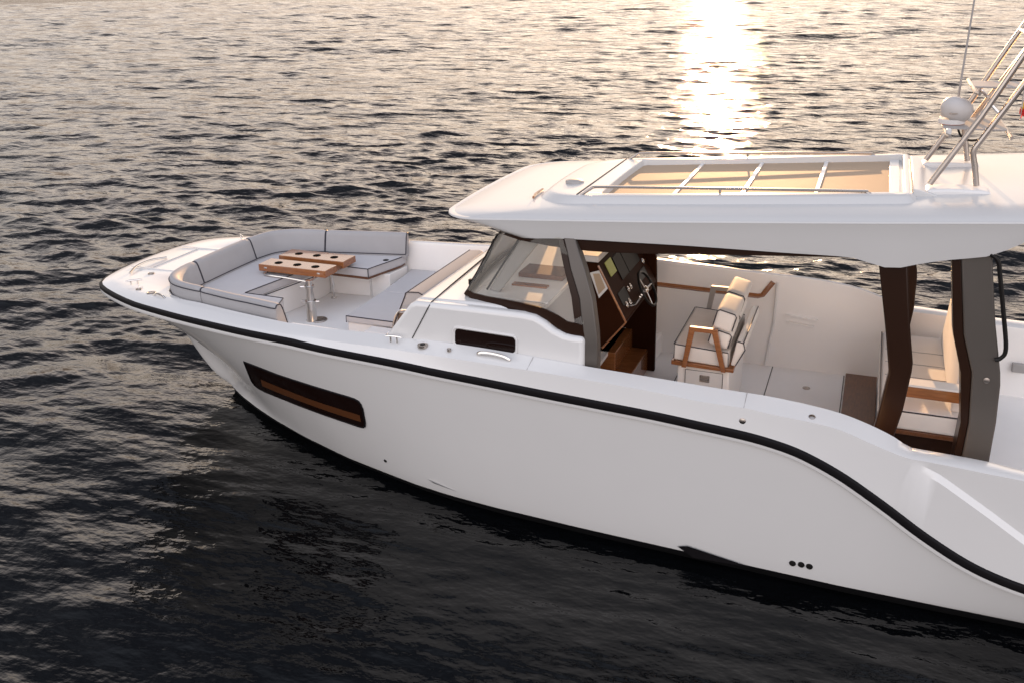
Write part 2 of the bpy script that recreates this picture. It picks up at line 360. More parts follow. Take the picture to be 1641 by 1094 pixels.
for sg in (-1, 1):
    rows = []
    for st in STA:
        x, y = st[2], st[3]; rows.append([(x, sg*y, .0), (x+.005, sg*max(0, y-.012), -.015), (x+.08, sg*max(0, y-.10*min(1, y)), -.14), (x+.5, sg*y*.5, -.6)])
    m.loft(rows, False, False)
m.build('hull_bottom', BOTTOM, YACHT, smooth=40)
# white moulded lip under the rubber
rail = MB(); lip = MB()
pts = [(st[0], -st[1], smooth_tab(ZR_TAB, st[0])) for st in STA]
full = pts[::-1]+[(x, -y, z) for x, y, z in pts[1:]]
def sweep(mb, path, prof, scale=None):
    P = [Vector(p) for p in path]; rings = []
    for i, p in enumerate(P):
        t = P[min(i+1, len(P)-1)]-P[max(i-1, 0)]; t.normalize()
        out = Vector((t.y, -t.x, 0)); out = out.normalized() if out.length > 1e-6 else Vector((0, -1, 0))
        upv = t.cross(out); upv = -upv if upv.z < 0 else upv; upv.normalize()
        k = scale(p.x) if scale else 1
        rings.append([p+out*a*k+upv*b*k for a, b in prof])
    mb.loft(rings)
# path runs aft(port) -> bow -> aft(starboard); outward is to the right of travel reversed
def outsign(path):
    P = [Vector(p) for p in path]; t = P[len(P)//4+1]-P[len(P)//4]; o = Vector((t.y, -t.x, 0)); return 1 if o.y < 0 else -1
sg = outsign(full)
prof = [(-.03, .050), (.012, .049), (.030, .034), (.036, 0), (.030, -.034), (.012, -.049), (-.03, -.050)]
sweep(rail, full, [(sg*a, b) for a, b in prof], lambda x: .70+.26*min(1, max(0, (x-2)/6)))
RAIL = rail.build('rub_rail', RUB, YACHT, smooth=40)
sweep(lip, full, [(sg*a, b) for a, b in [(-.03, -.025), (.018, -.028), (.022, -.060), (.014, -.080), (-.02, -.10)]])
lip.build('hull_lip', GEL, YACHT, smooth=30)
# gunwale: bulwark above the rail, cap, inner liner
def zd(x): return lerp([(11.5,1.70),(11.85,1.6),(12.16,1.47),(12.6,1.19),(12.9,.99),(13.5,.62),(14,.5)], x)
FL_BOW, FL_COCK = 1.25, .65
def gun_side(sg, which):
    m = MB(); rows = []
    for k, st in enumerate(STA):
        x, b = st[0], st[1]; ex, ey = st[4], st[5]
        zr = smooth_tab(ZR_TAB, x)+.03; zc = smooth_tab(ZC_TAB, x); dbc = lerp(BC_TAB, x); zi = smooth_tab(ZI_TAB, x if k > 7 else 1.5)
        # inward direction for the bow
        if k == 0: nx, ny = 1, 0
        elif k < 9:
            a, c = STA[k-1], STA[k+1]; tx, ty = c[0]-a[0], c[1]-a[1]; l = math.hypot(tx, ty); nx, ny = ty/l, -tx/l
        else: nx, ny = 0, -1
        def off(d): return (x+nx*d, max(0, b+ny*d))
        if which == 'out':
            rp = off(.0); ramp = min(1, max(0, (x-11.8)/.35)); zz = zd(x)
            zA, zB = (zr+(zc-zr)*.45, zr+(zc-zr)*.9) if x < 11.85 else (max(zr+.02, zz-.03), max(zr+.05, zz+.035))
            cpt = off(-dbc); mid = off(-dbc*.55)
            A = (mid[0], mid[1]+.020*ramp); Bp = (off(-dbc*.9)[0], off(-dbc*.9)[1]-.012*ramp)
            rnd = 1 if x < 7.6 else 0
            row = [(rp[0], rp[1], zr), (A[0], A[1], zA), (Bp[0], Bp[1], zB), (cpt[0], cpt[1], zc)]
            c2 = off(-dbc+(.10 if x < 6 else max(.035, .10-.065*(x-6)/1.6))); row.append((c2[0], c2[1], zc+(.022 if x < 7 else .012)))
            row += [(ex, ey, zi), (ex+ (0.02 if k < 8 else 0), max(0, ey-.025), zi-.012)]
        else:
            fz = 1.70 if ex < 3.3 else FL_BOW-.02 if x < 8.25 else FL_COCK-.02
            dd = .05 if x < 7 else .14
            if k < 8: q = (ex+.06, max(0, ey-.03*min(1, k/3)))
            else: q = (ex, ey-dd)
            if k >= 8: q = (q[0], min(q[1], hull_y(max(q[0], 2.4), min(fz, .97*zr))-.06))
            row = [(ex+(0.02 if k < 8 else 0), max(0, ey-.025), zi-.012), (ex+(.03 if k < 8 else 0), max(0, ey-.04), zi-.06), (q[0], q[1], fz)]
        rows.append([(p[0], sg*p[1], p[2]) for p in row])
    m.loft(rows, False, False); return m
for nm, wh, mt in (('gunwale', 'out', GEL), ('inner_liner', 'in', LINER)):
    a = gun_side(-1, wh); b_ = gun_side(1, wh); a.add(b_.v, b_.f); a.build(nm, mt, YACHT, smooth=28 if wh == 'out' else 40)
# soles
m = MB(); half = [(st[4], st[5]-.06) for st in STA if 3.3 < st[4] < 8.35]
half = [(3.15, 1.6)]+half
half = [(x, min(y, hull_y(x, FL_BOW-.06)-.06)) for x, y in half]
m.prism([(x, -y) for x, y in half]+[(x, y) for x, y in reversed(half)], 'z', FL_BOW-.05, FL_BOW); m.build('bow_sole', DECK, YACHT)
m = MB(); m.box(8.2, 14, -1.95, 1.95, FL_COCK-.05, FL_COCK); m.build('cockpit_sole', DECK, YACHT)
m = MB(); m.box(8.3, 8.36, 1.0, 1.95, FL_COCK, FL_BOW-.06); m.box(8.36, 8.66, 1.25, 1.93, FL_COCK+.003, .95); m.build('deck_step', LINER, YACHT, bevel=.012)
# joints in the cockpit sole
m = MB()
for x in (9.05, 10.25, 11.2): m.box(x-.006, x+.006, -1.8, 1.82, FL_COCK+.001, FL_COCK+.004)
m.box(9.06, 10.24, .35, .362, FL_COCK+.001, FL_COCK+.004)
m.build('sole_joint', SEAM, YACHT)
for (x, y) in ((10.75, 1.25), (10.6, .2)):
    MB().lathe([(.05, 0), (.05, .006), (.035, .008), (.0, .008)], (x, y, FL_COCK), 16).build('deck_latch', STEELD, YACHT)
# hull window, following the hull side
def on_hull(poly, d, n=14):
    """patch between an upper and a lower line (x,z), set d proud of the port side"""
    up, lo = poly; rows = []
    for i in range(n+1):
        t = i/n
        def at(l):
            d = [0]
            for q0, q1 in zip(l, l[1:]): d.append(d[-1]+math.dist(q0, q1))
            g = t*d[-1]; k = max(j for j in range(len(l)-1) if d[j] <= g+1e-9); f_ = min(1, (g-d[k])/max(1e-9, d[k+1]-d[k])); return (l[k][0]+(l[k+1][0]-l[k][0])*f_, l[k][1]+(l[k+1][1]-l[k][1])*f_)
        a, b = at(up), at(lo); rows.append([])
        for j in range(5):
            s = j/4; x, z = a[0]+(b[0]-a[0])*s, a[1]+(b[1]-a[1])*s
            rows[-1].append((x, -(hull_y(x, z)+d), z))
    return rows
UP = [(4.016,1.321),(4.30,1.296),(4.575,1.265),(5.154,1.234),(5.723,1.204),(5.80,1.194),(5.848,1.172),(5.870,1.13),(5.875,1.058)]
LO = [(3.845,.90),(3.835,.80),(3.89,.755),(4.015,.742),(4.707,.758),(5.161,.752),(5.572,.743),(5.728,.736),(5.79,.742),(5.829,.777),(5.850,.844)]
m = MB(); m.loft(on_hull((UP, LO), .006, 48), False, False); HW = m.build('hull_window', HWIN, YACHT, smooth=60)
m = MB(); U2 = [(4.14,1.035),(5.044,.973),(5.80,.945)]; L2 = [(4.065,.88),(4.992,.858),(5.785,.832)]
m.loft(on_hull((U2, L2), .009, 24), False, False); m.build('wood_ledge', HWOOD, HW, smooth=60)
fr = [(p[0], -(hull_y(*p)+.006), p[1]) for p in UP+LO[::-1]]
m = MB(); m.tube(fr, .012, 6, closed=True); m.build('window_frame', RUB, HW)
# small hull fittings
for x, z in ((10.918,.167),(11.004,.175),(11.084,.174)):
    y = -hull_y(x, z); MB().lathe([(.034,-.01),(.034,.006),(.02,.008),(0,.008)], (x, y, z), 16, Matrix.Rotation(R(90), 3, 'X')).build('hull_drain', DARK, YACHT)
y = -hull_y(5.99, .25); MB().lathe([(.022,-.01),(.022,.006),(0,.008)], (5.99, y, .25), 12, Matrix.Rotation(R(90), 3, 'X')).build('hull_drain', DARK, YACHT)
for x, y, z in ((10.347,-2.2,1.767),(10.986,-2.12,1.872)):
    MB().lathe([(.032,-.02),(.032,.008),(.02,.014),(0,.016)], (x, y, z), 16, Matrix.Rotation(R(90 if z < 1.8 else 20), 3, 'X')).build('side_light', STEELD, YACHT)
# chine step near the waterline
m = MB(); m.add([(9.72,-hull_y(9.72,.06)-.012,.06),(9.83,-hull_y(9.83,.11)-.03,.11),(10.5,-hull_y(10.5,.0)-.02,.0),(9.9,-hull_y(9.9,.0)-.05,-.02)], [(0,1,3),(1,2,3)]); m.build('chine_step', RUB, YACHT)
# second small spray step and thin joints in the gunwale cap
m = MB(); m.add([(6.62,-hull_y(6.62,.17)-.004,.175),(6.72,-hull_y(6.72,.175)-.03,.17),(7.05,-hull_y(7.05,.10)-.004,.10),(6.70,-hull_y(6.70,.13)-.004,.13)], [(0,1,3),(1,2,3)]); m.build('spray_step', GREYPL, YACHT)
for x in (8.08, 10.35):
    m = MB(); m.tube([(x,-2.19,smooth_tab(ZC_TAB, x)+.002),(x,-2.15,smooth_tab(ZC_TAB, x)+.012),(x,-1.985,smooth_tab(ZI_TAB, x)+.002)], .003, 4); m.build('cap_joint', GREYPL, YACHT)
# deck fittings
def cleat(x, y, z, a, L=.22):
    c = Matrix.Rotation(a, 3, 'Z'); q = lambda p: tuple(c @ Vector(p)+Vector((x, y, z)))
    m = MB(); m.tube([q((-L/2, 0, .055)), q((-L*.3, 0, .062)), q((L*.3, 0, .062)), q((L/2, 0, .055))], [.010, .014, .014, .010], 8)
    for k in (-.2, .2): m.tube([q((L*k, 0, -.01)), q((L*k, 0, .058))], .013, 8)
    pass
    return m.build('cleat', STEEL, YACHT)
cleat(1.86, -1.2, 1.965, R(40)); cleat(1.86, 1.2, 1.965, R(-40)); cleat(6.42, -2.06, 2.04, R(3), .2); cleat(6.42, 2.06, 2.04, R(-3), .2)
for x, y, z, r in ((2.36,-1.43,1.972,.045),(2.08,-1.36,1.970,.03),(6.785,-2.06,2.045,.045),(7.12,-2.08,2.045,.018),(1.75,-.75,1.975,.035)):
    MB().lathe([(r*1.35,-.02),(r*1.35,.006),(r,.010),(r*.95,.006),(0,.006)], (x, y, z), 18).build('filler_cap', STEELD, YACHT)
MB().lathe([(.03,-.01),(.03,.008),(0,.009)], (6.785,-2.06,2.05), 14).build('cap_centre', DARK, YACHT)
m = MB(); m.tube(smooth_path([(7.46,-2.08,2.035),(7.52,-2.08,2.062),(7.65,-2.08,2.066),(7.78,-2.09,2.055),(7.86,-2.10,2.03)], 4), [.014]+[.021]*15+[.014], 8); m.build('folding_cleat', STEEL, YACHT)
m = MB(); m.tube(smooth_path([(2.45,-1.50,1.965),(2.52,-1.5,2.0),(2.64,-1.53,1.995),(2.70,-1.55,1.965)], 4), .014, 8); m.build('fairlead', STEEL, YACHT)
# foredeck hatch joints and anchor locker lid
m = MB(); 
for y in (-.55, .55): m.box(1.2, 2.1, y-.003, y+.003, 1.965, 1.981)
m.box(1.55, 1.556, -.5, .5, 1.965, 1.981)
m.build('locker_joint', WHITE, YACHT)
m = MB(); m.tube(smooth_path([(1.45,-.85,1.98),(1.35,-.6,2.0),(1.33,-.3,2.0),(1.42,-.05,1.98)], 5), .016, 8); m.build('bow_roller_rail', STEEL, YACHT)
# bow sole light glint fitting

# ------------------------------------------------------------------ coachroof and windshield
Y = YACHT
m = MB()
prof = [(6.22,1.2),(6.24,2.03),(6.58,2.46),(6.66,2.50),(7.3,2.505),(7.95,2.505),(8.08,2.49),(8.18,2.445),(8.30,2.365),(8.42,2.32),(8.50,2.312),(8.635,2.312),(8.635,1.2)]
m.prism(prof, 'y', -1.95, -1.80); SIDE = m.build('cabin_side', GEL, Y, bevel=.05, seg=4, smooth=45)
m = MB(); m.prism([(6.22,1.2),(6.24,2.03),(6.58,2.46),(6.66,2.497),(7.3,2.512),(8.1,2.512),(8.1,1.2)], 'y', -1.81, 1.02); m.build('cabin_top', GEL, Y, bevel=.05, seg=4, smooth=45)
m = MB(); m.box(8.45, 8.635, -1.80, -1.70, FL_COCK, 2.25); m.build('cabin_bulkhead', LACQ, Y)
# seam between the hinged front panel and the coachroof
m = MB(); m.tube([(6.60,-1.953,2.06),(6.815,-1.953,2.44),(6.835,-1.945,2.475),(6.84,-1.90,2.503),(6.80,-1.3,2.506),(6.70,.55,2.506)], .007, 5); m.build('panel_seam', SEAM, Y)
# cabin window
def rrect(c, r, n=5):
    """round the corners of polygon c"""
    out = []
    for i, p in enumerate(c):
        a, b = Vector(c[i-1]), Vector(c[(i+1) % len(c)]); p = Vector(p)
        d1 = (a-p).normalized(); d2 = (b-p).normalized(); rr = min(r, (a-p).length*.48, (b-p).length*.48)
        s, e = p+d1*rr, p+d2*rr
        for k in range(n+1):
            t = k/n; out.append(tuple((1-t)**2*s+2*t*(1-t)*p+t*t*e))
    return out
W = rrect([(7.135,2.055),(7.145,2.247),(7.865,2.228),(7.86,2.045)], .05)
m = MB(); m.prism(W, 'y', -1.953, -1.93); CW = m.build('cabin_window', HWIN, Y)
W2 = rrect([(7.105,2.03),(7.115,2.275),(7.892,2.256),(7.888,2.018)], .07)
m = MB(); n_ = len(W)
m.loft([[(p[0], -1.951, p[1]) for p in W2], [(p[0], -1.966, p[1]) for p in W2], [(p[0]*.6+q[0]*.4, -1.972, p[1]*.6+q[1]*.4) for p, q in zip(W2, W)], [(q[0], -1.955, q[1]) for q in W]], True, False)
m.build('window_frame', WHITE, CW, smooth=40)
# windshield: dark sill frame, raked panes, side glass
yF, yS = -1.60, -1.88
def sidey(x): return float(np.interp(x, [7.1, 7.5, 8.0, 8.7], [-1.62, -1.74, -1.85, -1.88]))
sill = [(7.13,2.545),(7.25,2.50),(7.45,2.475),(7.75,2.49),(7.98,2.502),(8.1,2.485),(8.2,2.44),(8.32,2.36),(8.43,2.315),(8.63,2.31)]
top = [(7.175,2.60),(7.26,2.575),(7.45,2.575),(7.75,2.585),(7.98,2.585),(8.1,2.575),(8.2,2.55),(8.32,2.505),(8.43,2.45),(8.60,2.44)]
def band(lo, hi, t, fn, sg=1):
    m = MB(); rows = []
    for (a, b), (c, d) in zip(lo, hi):
        rows.append([(a, sg*(fn(a)), b), (c, sg*(fn(c)+.004), d), (c, sg*(fn(c)+t), d), (a, sg*(fn(a)+t), b)])
    m.loft(rows); return m
WS = band(sill, top, .03, lambda x: sidey(x)-.012).build('windshield_frame', LACQ, Y, smooth=40)
for s_ in (-1,):
    band([(x, z) for x, z in sill[:5]], [(x, z) for x, z in top[:5]], .03, lambda x: sidey(x)-.012, -1).build('windshield_frame', LACQ, Y, smooth=40)
def front(y): return 7.135-.16*(1-(y/1.6)**2)
def frontT(y): return 7.50-.12*(1-(y/1.6)**2)
ys = np.linspace(-1.6, 1.6, 17)
m = MB(); m.loft([[(front(y)+.015, y, 2.555), (frontT(y), y*.94, 3.245)] for y in ys], False, False); m.build('front_glass', GLASS, Y, smooth=60)
m = MB(); m.tube([(front(y), y, 2.535) for y in ys], .028, 6); m.build('windshield_frame', LACQ, Y, smooth=40)
for y in (-1.605, 1.605):
    m = MB(); m.tube([(7.14,y,2.56),(7.50,y*.94,3.245)], .011, 6); m.build('corner_post', DARK, Y)
for sg in (-1, 1):
    G = [(7.16,2.59),(7.26,2.57),(7.75,2.58),(7.98,2.58),(8.2,2.545),(8.43,2.445),(8.62,2.44),(8.50,2.86),(8.30,3.31),(7.52,3.25)]
    m = MB(); vs = [(x, sg*abs(sidey(min(x, 8.7)) if z < 2.8 else (-1.74 if z < 3 else -1.65 if x > 8 else -1.51)), z) for x, z in G]
    c = (sum(v[0] for v in vs)/len(vs), sum(v[1] for v in vs)/len(vs), sum(v[2] for v in vs)/len(vs))
    m.add(vs+[c], [(i, (i+1) % len(vs), len(vs)) for i in range(len(vs))]); m.build('side_glass', GLASS, Y, smooth=60)
# wide pale inner mullion behind the glass, both sides
def mull(sg):
    m = MB(); o = [(7.315,-1.36,2.52),(7.455,-1.40,2.52),(8.02,-1.46,3.24),(7.77,-1.46,3.22)]
    m.loft([[(x, sg*y, z) for x, y, z in o], [(x, sg*(y+.06), z) for x, y, z in o]]); return m
for sg in (1, -1): mull(sg).build('inner_mullion', GREYPL, Y, bevel=.012)
m = MB(); m.tube([(7.295,-1.372,2.53),(7.755,-1.472,3.22)], .012, 6); m.build('mullion_gasket', DARK, Y)
# wipers on the front glass
for y0, y1 in ((-1.25, -.75), (.3, .8)):
    m = MB(); q = lambda y, f_: (front(y)-.035+(frontT(y)-front(y))*f_, y*(1-.06*f_), 2.555+.69*f_)
    m.tube([q(y0, .0), q((y0*.4+y1*.6), .45), q(y1, .66)], .010, 6); m.tube([q(y1-.12, .30), q(y1+.06, .98)], .009, 6)
    m.lathe([(.03,-.03),(.03,.03),(0,.035)], q(y0, 0), 10); m.build('wiper', DARK, Y)
m = MB(); m.tube([(7.18,-1.48,2.66),(7.36,-1.46,2.95),(7.42,-1.45,3.10)], .010, 6); m.tube([(7.26,-1.46,2.75),(7.42,-1.44,3.16)], .007, 6); m.build('wiper', DARK, Y)
# dash top under the glass
m = MB(); m.box(7.22, 8.1, -1.55, .95, 2.50, 2.516); m.build('dash_top', LINER, Y)
m = MB(); m.box(7.46, 8.02, -.80, -.42, 2.517, 2.575); m.build('dash_board', TEAKD, Y, bevel=.008)
m = MB(); m.box(7.50, 7.93, -1.12, -1.02, 2.517, 2.535); m.build('dash_strip', TEAK, Y)
MB().lathe([(.05,0),(.05,.02),(.03,.03),(0,.03)], (7.30,-1.0,2.517), 16).build('dash_vent', DARK, Y)

# ------------------------------------------------------------------ pillars
def pillar(outline, y0, y1, sg): 
    m = MB(); m.prism(outline, 'y', sg*y0, sg*y1); return m
PA = [(8.30,8.43,-1.60,3.335),(8.365,8.50,-1.66,3.17),(8.424,8.585,-1.72,3.0),(8.548,8.694,-1.80,2.71),(8.605,8.761,-1.86,2.36),(8.618,8.772,-1.87,2.2),(8.625,8.775,-1.87,1.80)]
PAI = [(8.225,8.30,-1.60,3.33),(8.287,8.365,-1.66,3.17),(8.345,8.424,-1.72,3.0),(8.455,8.548,-1.80,2.71),(8.515,8.605,-1.86,2.40),(8.545,8.61,-1.865,2.30)]
PB = [(11.436,3.34),(11.693,3.35),(11.787,2.662),(11.843,2.334),(11.842,2.236),(11.805,1.831),(11.60,.66),(11.42,.66),(11.591,1.797),(11.637,2.207),(11.622,2.303),(11.568,2.635)]
PC = [(12.128,3.50),(12.378,3.54),(12.495,2.831),(12.597,2.346),(12.613,2.221),(12.625,1.834),(12.60,.66),(12.34,.66),(12.394,1.795),(12.36,2.312),(12.248,2.676)]
PCI = [(12.055,3.48),(12.128,3.50),(12.248,2.676),(12.36,2.312),(12.394,1.795),(12.34,.66),(12.27,.66),(12.325,1.784),(12.265,2.298),(12.159,2.665)]
def lean(o, t, sg, dx=0, dy=0):
    m = MB(); m.loft([[(a+dx, sg*(y+dy), z), (b+dx, sg*(y+dy), z), (b+dx, sg*(y+dy+t), z), (a+dx, sg*(y+dy+t), z)] for a, b, y, z in o]); return m
for sg in (1, -1):
    dx = 0 if sg > 0 else -.24
    A = lean(PA, .13, sg, dx, -.025).build('windshield_pillar', GREYP, Y, bevel=.012); lean(PAI, .15, sg, dx, -.012).build('pillar_inner', LACQ, A, bevel=.008)
    da = 0 if sg > 0 else .19
    sh = lambda o: [(x+da, z) for x, z in o]
    pillar([(x+(0 if sg > 0 else .07+.17*min(1, max(0, (2.6-z)/1.6))), z) for x, z in PB], -1.60, -1.46, sg).build('aft_pillar', LACQ, Y, bevel=.018, label='dark brown forward aft pillar')
    C_ = pillar(sh(PC), -1.605, -1.48, sg).build('aft_pillar', GREYP, Y, bevel=.014, label='grey rear aft pillar'); pillar(sh(PCI), -1.59, -1.32, sg).build('pillar_inner', LACQ, C_, bevel=.01)
    m = MB(); m.tube([(x, sg*y, z) for x, y, z in smooth_path([(12.37,-1.62,3.49),(12.438,-1.62,3.43),(12.475,-1.62,3.28),(12.544,-1.62,2.945),(12.608,-1.62,2.60),(12.575,-1.62,2.50),(12.53,-1.62,2.48)], 5)], .02, 8); m.build('grab_handle', DARK, Y)
    MB().lathe([(.028,-.01),(.028,.01),(.015,.014),(0,.014)], (12.49, sg*-1.605, 2.26), 12, Matrix.Rotation(R(90*sg), 3, 'X')).build('pillar_socket', STEELD, C_)
    # dark header band under the hardtop side
    m = MB(); m.prism([(7.60,3.27),(8.2,3.33),(11.0,3.39),(11.25,3.37),(11.215,3.336),(11.005,3.325),(10.425,3.286),(9.287,3.202),(8.843,3.174),(8.571,3.168),(8.152,3.185),(7.8,3.22)], 'y', sg*-1.60, sg*-1.46); m.build('side_header', LACQ, Y, bevel=.006)

# ------------------------------------------------------------------ hardtop
ZK = [(6.9,3.422),(7.105,3.433),(8.301,3.504),(9.302,3.567),(10.228,3.633),(10.809,3.675),(11.362,3.715),(12.592,3.81),(13.6,3.885)]
ZB = [(7.0,3.26),(7.287,3.275),(7.582,3.235),(7.946,3.262),(8.3,3.288),(8.981,3.309),(9.628,3.326),(10.543,3.338),(11.061,3.349),(11.202,3.346),(11.286,3.334),(11.36,3.31),(11.429,3.289),(11.52,3.277),(11.60,3.280),(11.698,3.308),(11.828,3.351),(12.083,3.411),(12.382,3.475),(12.618,3.612),(12.9,3.68),(13.6,3.80)]
def zr_(x): return zk(x)+.085
def zk(x): return lerp(ZK, x)
def outline(xf, wd, r, xa, zf, nf=10, na=12, nsd=40):
    """half outline front centre -> aft; mirrored to both sides in order starboard aft .. front .. port aft"""
    h = []
    for i in range(nf): h.append((xf+.04*(i/nf)**2, wd*0+(wd-r)*i/nf))
    for i in range(na): a = math.pi/2*i/na; h.append((xf+.04+r*(1-math.cos(a)), wd-r+r*math.sin(a)))
    for i in range(nsd+1): x = xf+.04+r+(xa-xf-.04-r)*i/nsd; h.append((x, wd))
    full = [(x, y) for x, y in reversed(h)]+[(x, -y) for x, y in h[1:]]
    return [(x, y, zf(x, y)) for x, y in full]
XA = 13.6
rings = [outline(7.66,1.42,.35,XA,lambda x,y:smooth_tab(ZB,x)+.03),
         outline(7.55,1.622,.42,XA,lambda x,y:smooth_tab(ZB,x)),
         outline(7.50,1.635,.45,XA,lambda x,y:smooth_tab(ZB,x)+.004),
         outline(7.10,1.655,.50,XA,lambda x,y:smooth_tab(ZB,x)*.45+zk(x)*.55-.01),
         outline(6.80,1.665,.52,XA,lambda x,y:zk(x)-.028),
         outline(6.755,1.670,.52,XA,lambda x,y:zk(x)-.010),
         outline(6.755,1.662,.52,XA,lambda x,y:zk(x)+.004),
         outline(6.785,1.640,.52,XA,lambda x,y:zk(x)+.010),
         outline(6.81,1.622,.52,XA,lambda x,y:zk(x)+.003),
         outline(6.835,1.605,.52,XA,lambda x,y:zk(x)+.012),
         outline(7.12,1.50,.55,XA,lambda x,y:zk(x)+.035),
         outline(7.60,1.34,.55,XA,lambda x,y:zk(x)+.060),
         outline(7.85,1.20,.50,XA,lambda x,y:zk(x)+.070)]
m = MB(); m.loft(rings, False, False)
# close the crown and underside between the two sides
def close_ring(m, ring, wy=.99, x0=8.5, x1=11.6):
    n_ = len(ring); hN = n_//2; o = len(m.v); m.v += ring
    for i in range(hN-1):
        a_, b_, c_, d_ = o+i, o+i+1, o+n_-2-i, o+n_-1-i
        xa, xb = ring[i][0], ring[i+1][0]
        if x0 < min(xa, xb) and max(xa, xb) < x1:
            k = len(m.v); m.v += [(xa, wy, ring[i][2]), (xb, wy, ring[i+1][2]), (xb, -wy, ring[i+1][2]), (xa, -wy, ring[i][2])]
            m.f += [(a_, b_, k+1, k), (k+3, k+2, c_, d_)]
        else: m.f.append((a_, b_, c_, d_))
    m.f.append((o+hN-1, o+hN, o+hN+1))
for ring in (rings[-1], rings[0]): close_ring(m, ring)
m.add([r[0] for r in rings]+[r[-1] for r in rings], [tuple(range(len(rings)))+tuple(range(2*len(rings)-1, len(rings)-1, -1))])
TOP = m.build('hardtop', ROOF, Y, smooth=28)
ug = [(x, y*.97, z-.012) for x, y, z in rings[1]]
m = MB(); close_ring(m, ug); m.build('headliner', LINER, Y)
# raised coaming round the skylight
def ztop(x): return zr_(x)+.05
def cout(x0, x1, wd, rf, ra, dz, n=8):
    h = [(x0, 0)]
    for i in range(1, 6): h.append((x0+.02*(i/6)**2, (wd-rf)*i/6))
    for i in range(n+1): a = math.pi/2*i/n; h.append((x0+.02+rf*(1-math.cos(a)), wd-rf+rf*math.sin(a)))
    for i in range(1, 24): h.append((x0+.02+rf+(x1-ra-x0-.02-rf)*i/24, wd))
    for i in range(n+1): a = math.pi/2*i/n; h.append((x1-ra+ra*math.sin(a), wd-ra+ra*math.cos(a)))
    for i in range(1, 6): h.append((x1, (wd-ra)*(1-i/6)))
    h.append((x1, 0))
    f_ = h+[(x, -y) for x, y in reversed(h[1:-1])]
    return [(x, y, zr_(x)+dz) for x, y in f_]
cr = [cout(7.68,11.80,1.25,.55,.12,-.05), cout(7.72,11.74,1.22,.54,.12,-.03), cout(7.80,11.68,1.15,.52,.10,.040), cout(7.85,11.66,1.11,.51,.10,.052),
      cout(8.50,11.63,1.00,.05,.05,.056), cout(8.51,11.62,.985,.05,.05,.048), cout(8.53,11.61,.975,.05,.05,-.040)]
m = MB(); m.loft(cr, True, False); COAM = m.build('skylight_coaming', ROOF, Y, smooth=30)
m = MB(); m.prism([(8.45,zr_(8.45)-.028),(11.68,zr_(11.68)-.028),(11.68,zr_(11.68)-.018),(8.45,zr_(8.45)-.018)], 'y', -1.02, 1.02)
SKY = m.build('skylight_blind', BLIND, Y)
for x, w_ in ((9.30,.022),(10.03,.022),(10.78,.022),(11.53,.05)):
    m = MB(); m.prism([(x-w_,zr_(x-w_)-.02),(x+w_,zr_(x+w_)-.02),(x+w_,zr_(x+w_)+.002),(x-w_,zr_(x-w_)+.002)], 'y', -.972, .972); m.build('skylight_bar', WHITE, SKY, bevel=.004)
for x in (8.66, 9.16, 9.9, 10.65):
    m = MB(); m.box(x-.06, x+.06, -.955, -.92, zr_(x)+.002, zr_(x)+.022); m.build('blind_handle', DARK, SKY, bevel=.006)
m = MB(); m.tube([(8.28,-1.06,zr_(8.28)+.057),(8.29,1.06,zr_(8.28)+.057)], .009, 5); m.build('panel_seam', SEAM, COAM)
MB().lathe([(.115,0),(.115,.014),(.105,.03),(.06,.042),(0,.042)], (8.05,-.42,zr_(8.05)+.050), 8).build('roof_vent', GREYPL, COAM)
m = MB(); m.tube(smooth_path([(7.735,-.98,3.555),(7.70,-.80,3.553),(7.695,-.55,3.553)], 4), .016, 5); m.build('nose_trim', TEAK, COAM)
# grab rails each side of the skylight
for sg in (-1, 1):
    yy = 1.05
    m = MB(); m.tube([(x, sg*y, z) for x, y, z in [(8.29,yy,3.61),(8.34,yy,3.65)]+smooth_path([(8.45,1.03,3.725),(8.6,1.03,3.742),(9.84,1.03,3.803),(11.15,1.03,3.862),(11.27,1.03,3.855),(11.36,1.04,3.81),(11.43,yy,3.77)], 5)], .016, 8)
    m.tube([(9.84, sg*1.035, 3.72), (9.84, sg*1.03, 3.80)], .013, 8)
    m.build('roof_rail', STEELD, Y)
# aft deck of the hardtop behind the skylight: sloped white cover
m = MB(); m.prism([(11.70,zr_(11.7)-.03),(11.70,zr_(11.7)+.06),(11.75,zr_(11.7)+.055),(11.93,zr_(11.95)-.02)], 'y', -.9, .9); m.build('skylight_cover', ROOF, Y, bevel=.008)

# ------------------------------------------------------------------ starboard bulwark details
m = MB(); m.tube([(8.5,1.905,1.665),(9.35,1.905,1.65),(9.98,1.905,1.64),(10.04,1.905,1.66),(10.17,1.915,1.86)], .035, 4); m.build('bulwark_trim', TEAK, Y)
m = MB(); m.tube([(10.225,1.89,1.86),(10.215,1.875,1.3),(10.14,1.815,.67)], .018, 8); m.build('door_post', WHITE, Y)
m = MB(); m.prism([(10.38,1.43),(10.80,1.40),(10.79,1.37),(10.38,1.40)], 'y', 1.85, 1.895); m.prism([(10.40,1.33),(10.76,1.30),(10.75,1.275),(10.40,1.305)], 'y', 1.84, 1.885); m.build('side_vent', LINER, Y, bevel=.004)
m = MB(); m.box(13.2, 13.36, 1.80, 1.86, 1.0, 1.12); m.build('bulwark_socket', GREYPL, Y, bevel=.01)
m = MB(); m.box(11.22, 11.62, -1.9, 1.86, FL_COCK+.001, FL_COCK+.035); m.build('teak_step', TEAKD, Y, bevel=.006)

